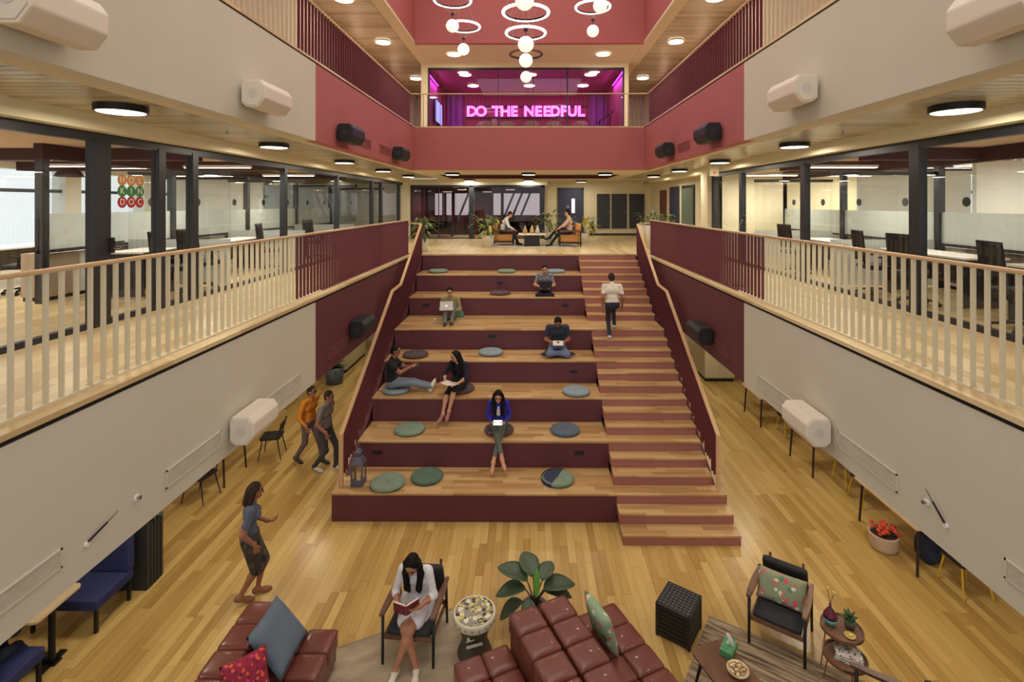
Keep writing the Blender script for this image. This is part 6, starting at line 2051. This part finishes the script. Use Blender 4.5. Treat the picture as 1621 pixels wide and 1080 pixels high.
# --- man in white shirt climbing the steps, back to the camera
WSH = cloth('off_white', (218, 208, 190)); DKJ = cloth('dark_trouser', (44, 46, 54))
t, J = person('man in white shirt and dark trousers walking up the terracotta steps', (1.98, 12.16, 14 * R_), PI,
    dict(pelvis=(0, -.06, .80), lean=(0, -.10), slump=.01, pitch=8,
         wl=(.24, -.02, .74), wr=(-.25, -.14, .76), pnl=(-1, 0, 0), pnr=(1, 0, 0), ehl=(.2, 1, 0), ehr=(-.2, 1, 0), hdl=(0, -.1, -1), hdr=(0, -.2, -1),
         al=(.08, .04, .09), ar=(-.09, -.32, .25), khl=(0, -1, .1), khr=(0, -1, .2), tl=(0, -1, -.1), tr=(0, -1, 0)),
    outfit(SK2, WSH, DKJ, M('white_trainer', (206, 200, 190), rough=.6), HBR), hair='short', stature=1.60, wide=1.06)
# --- walking pair on the ground floor at left
ORG = cloth('orange', (206, 128, 36)); GRYT = cloth('grey_top', (120, 112, 106)); DKT = cloth('charcoal_trouser', (62, 62, 64))
def stride(f=.24): return dict(al=(.08, -f, .09), ar=(-.08, f * .9, .12), khl=(0, -1, .1), khr=(0, -1, .1), tl=(0, -1, -.05), tr=(0, -1, -.3),
    wl=(.27, .18, .86), wr=(-.27, -.20, .90), pnl=(-1, 0, 0), pnr=(1, 0, 0), ehl=(.3, 1, 0), ehr=(-.3, 1, 0), hdl=(0, 0, -1), hdr=(0, -.2, -1))
t, J = person('person in orange top walking under the left balcony behind another walker', (-4.68, 10.85, 0), math.radians(70),
    dict(pelvis=(0, 0, .88), lean=(0, -.06), slump=.0, pitch=4, **stride(.30)),
    outfit(SK2, ORG, cloth('plum_grey', (104, 92, 96)), M('dark_shoe', (40, 38, 38)), HBR), hair='short', stature=1.66, sleeve='long')
t, J = person('person in grey top and charcoal trousers walking beside the orange-clad walker', (-4.22, 10.55, 0), math.radians(80),
    dict(pelvis=(0, 0, .88), lean=(0, -.08), slump=.0, pitch=6, **stride(.20)),
    outfit(SK2, GRYT, DKT, M('white_trainer', (206, 200, 190)), HBR), hair='short', stature=1.68)
# --- woman walking behind the left sofa
SLT = cloth('slate_top', (84, 92, 112)); DSK = cloth('dark_print_skirt', (66, 58, 52))
def pencil_skirt(t, pel, hips, knees, up, side, fw, mats):
    kc = (knees[1] + knees[-1]) / 2
    pr = [(pel + side * .05 + up * .04, pel - side * .05 + up * .04, .115, .115, 0)]
    for e in (-1, 1):
        pr.append((hips[e], knees[e] + V3(0, 0, -.02), .115, .085, 0))
    pr.append((pel, kc, .12, .10, 0))
    V, Q, Mx = sdf_surface(pr, .011, .04)
    obj('skirt', join_surface('skirt', [(V, Q, Mx)], [spotted('skirt_print', (62, 56, 52), [(30, 28, 32), (84, 76, 66)], scale=6, size=.4, rough=.9)]), t)
t, J = person('woman in slate top and dark knee-length skirt walking behind the left sofa', (-3.90, 7.12, 0), math.radians(120),
    dict(pelvis=(0, 0, .86), lean=(.0, -.03), slump=.0, pitch=10, al=(.05, -.10, .09), ar=(-.05, .12, .11), khl=(0, -1, .1), khr=(0, -1, .1), tr=(0, -1, -.25),
         wl=(.17, -.24, .93), wr=(-.23, -.06, .86), pnl=(0, 0, 1), pnr=(1, 0, 0), ehl=(.5, .8, -.2), ehr=(-.4, 1, 0), hdl=(-.3, -.9, .1), hdr=(0, -.2, -1)),
    outfit(SK2, SLT, DSK, M('tan_sandal', (140, 96, 64), rough=.6), HBR), hair='shoulder', stature=1.62, female=True, legs='skirt', skirt=pencil_skirt)
# --- two people in the lounge
t, J = person('man in pink shirt sitting in the right tan chair of the lounge', (1.40, 18.72, H1), math.radians(-90),
    dict(pelvis=(0, .06, .53), lean=(0, .14), slump=.04, pitch=18, wl=(.14, -.34, .64), wr=(-.14, -.34, .64), pnl=(0, 0, -1), pnr=(0, 0, -1), ehl=(.6, .6, -.4), ehr=(-.6, .6, -.4),
         al=(.10, -.62, .09), ar=(-.05, -.66, .32), khl=(0, -.6, 1), khr=(0, -.6, 1)),
    outfit(SK3, cloth('dusty_pink', (206, 170, 150)), BLKB, M('dark_shoe', (40, 38, 38)), HB), hair='short', stature=1.7, sleeve='elbow', voxel=.014)
t, J = person('person in white top sitting in the left tan chair behind the planter', (-.95, 19.2, H1), math.radians(90),
    dict(pelvis=(0, .06, .53), lean=(0, -.12), slump=.06, pitch=26, wl=(.12, -.38, .58), wr=(-.12, -.38, .58), pnl=(0, 0, -1), pnr=(0, 0, -1), ehl=(.6, .6, -.4), ehr=(-.6, .6, -.4),
         al=(.10, -.50, .09), ar=(-.10, -.54, .09), khl=(0, -.6, 1), khr=(0, -.6, 1)),
    outfit(SK3, W_, cloth('dark_trouser', (44, 46, 54)), M('dark_shoe', (40, 38, 38)), HBR), hair='short', stature=1.66, sleeve='long', voxel=.014)

# --- person at the lower left table, of whom a shoe and a trouser leg show past the wall
t, J = person('person in black at the bottom left table, one dark shoe showing below the wall', (-5.98, 5.50, 0), PI,
    dict(pelvis=(0, .10, .53), lean=(0, -.04), slump=.03, pitch=15, wl=(.16, -.38, .76), wr=(-.16, -.38, .76), pnl=(0, 0, -1), pnr=(0, 0, -1), ehl=(.6, .6, -.4), ehr=(-.6, .6, -.4),
         al=(.10, -.50, .09), ar=(-.12, -.56, .09), khl=(0, -.6, 1), khr=(0, -.6, 1)),
    outfit(SK2, BLK, cloth('navy_trouser', (34, 38, 62)), M('dark_shoe', (40, 38, 38)), HB), hair='short', stature=1.7, sleeve='long', voxel=.014)
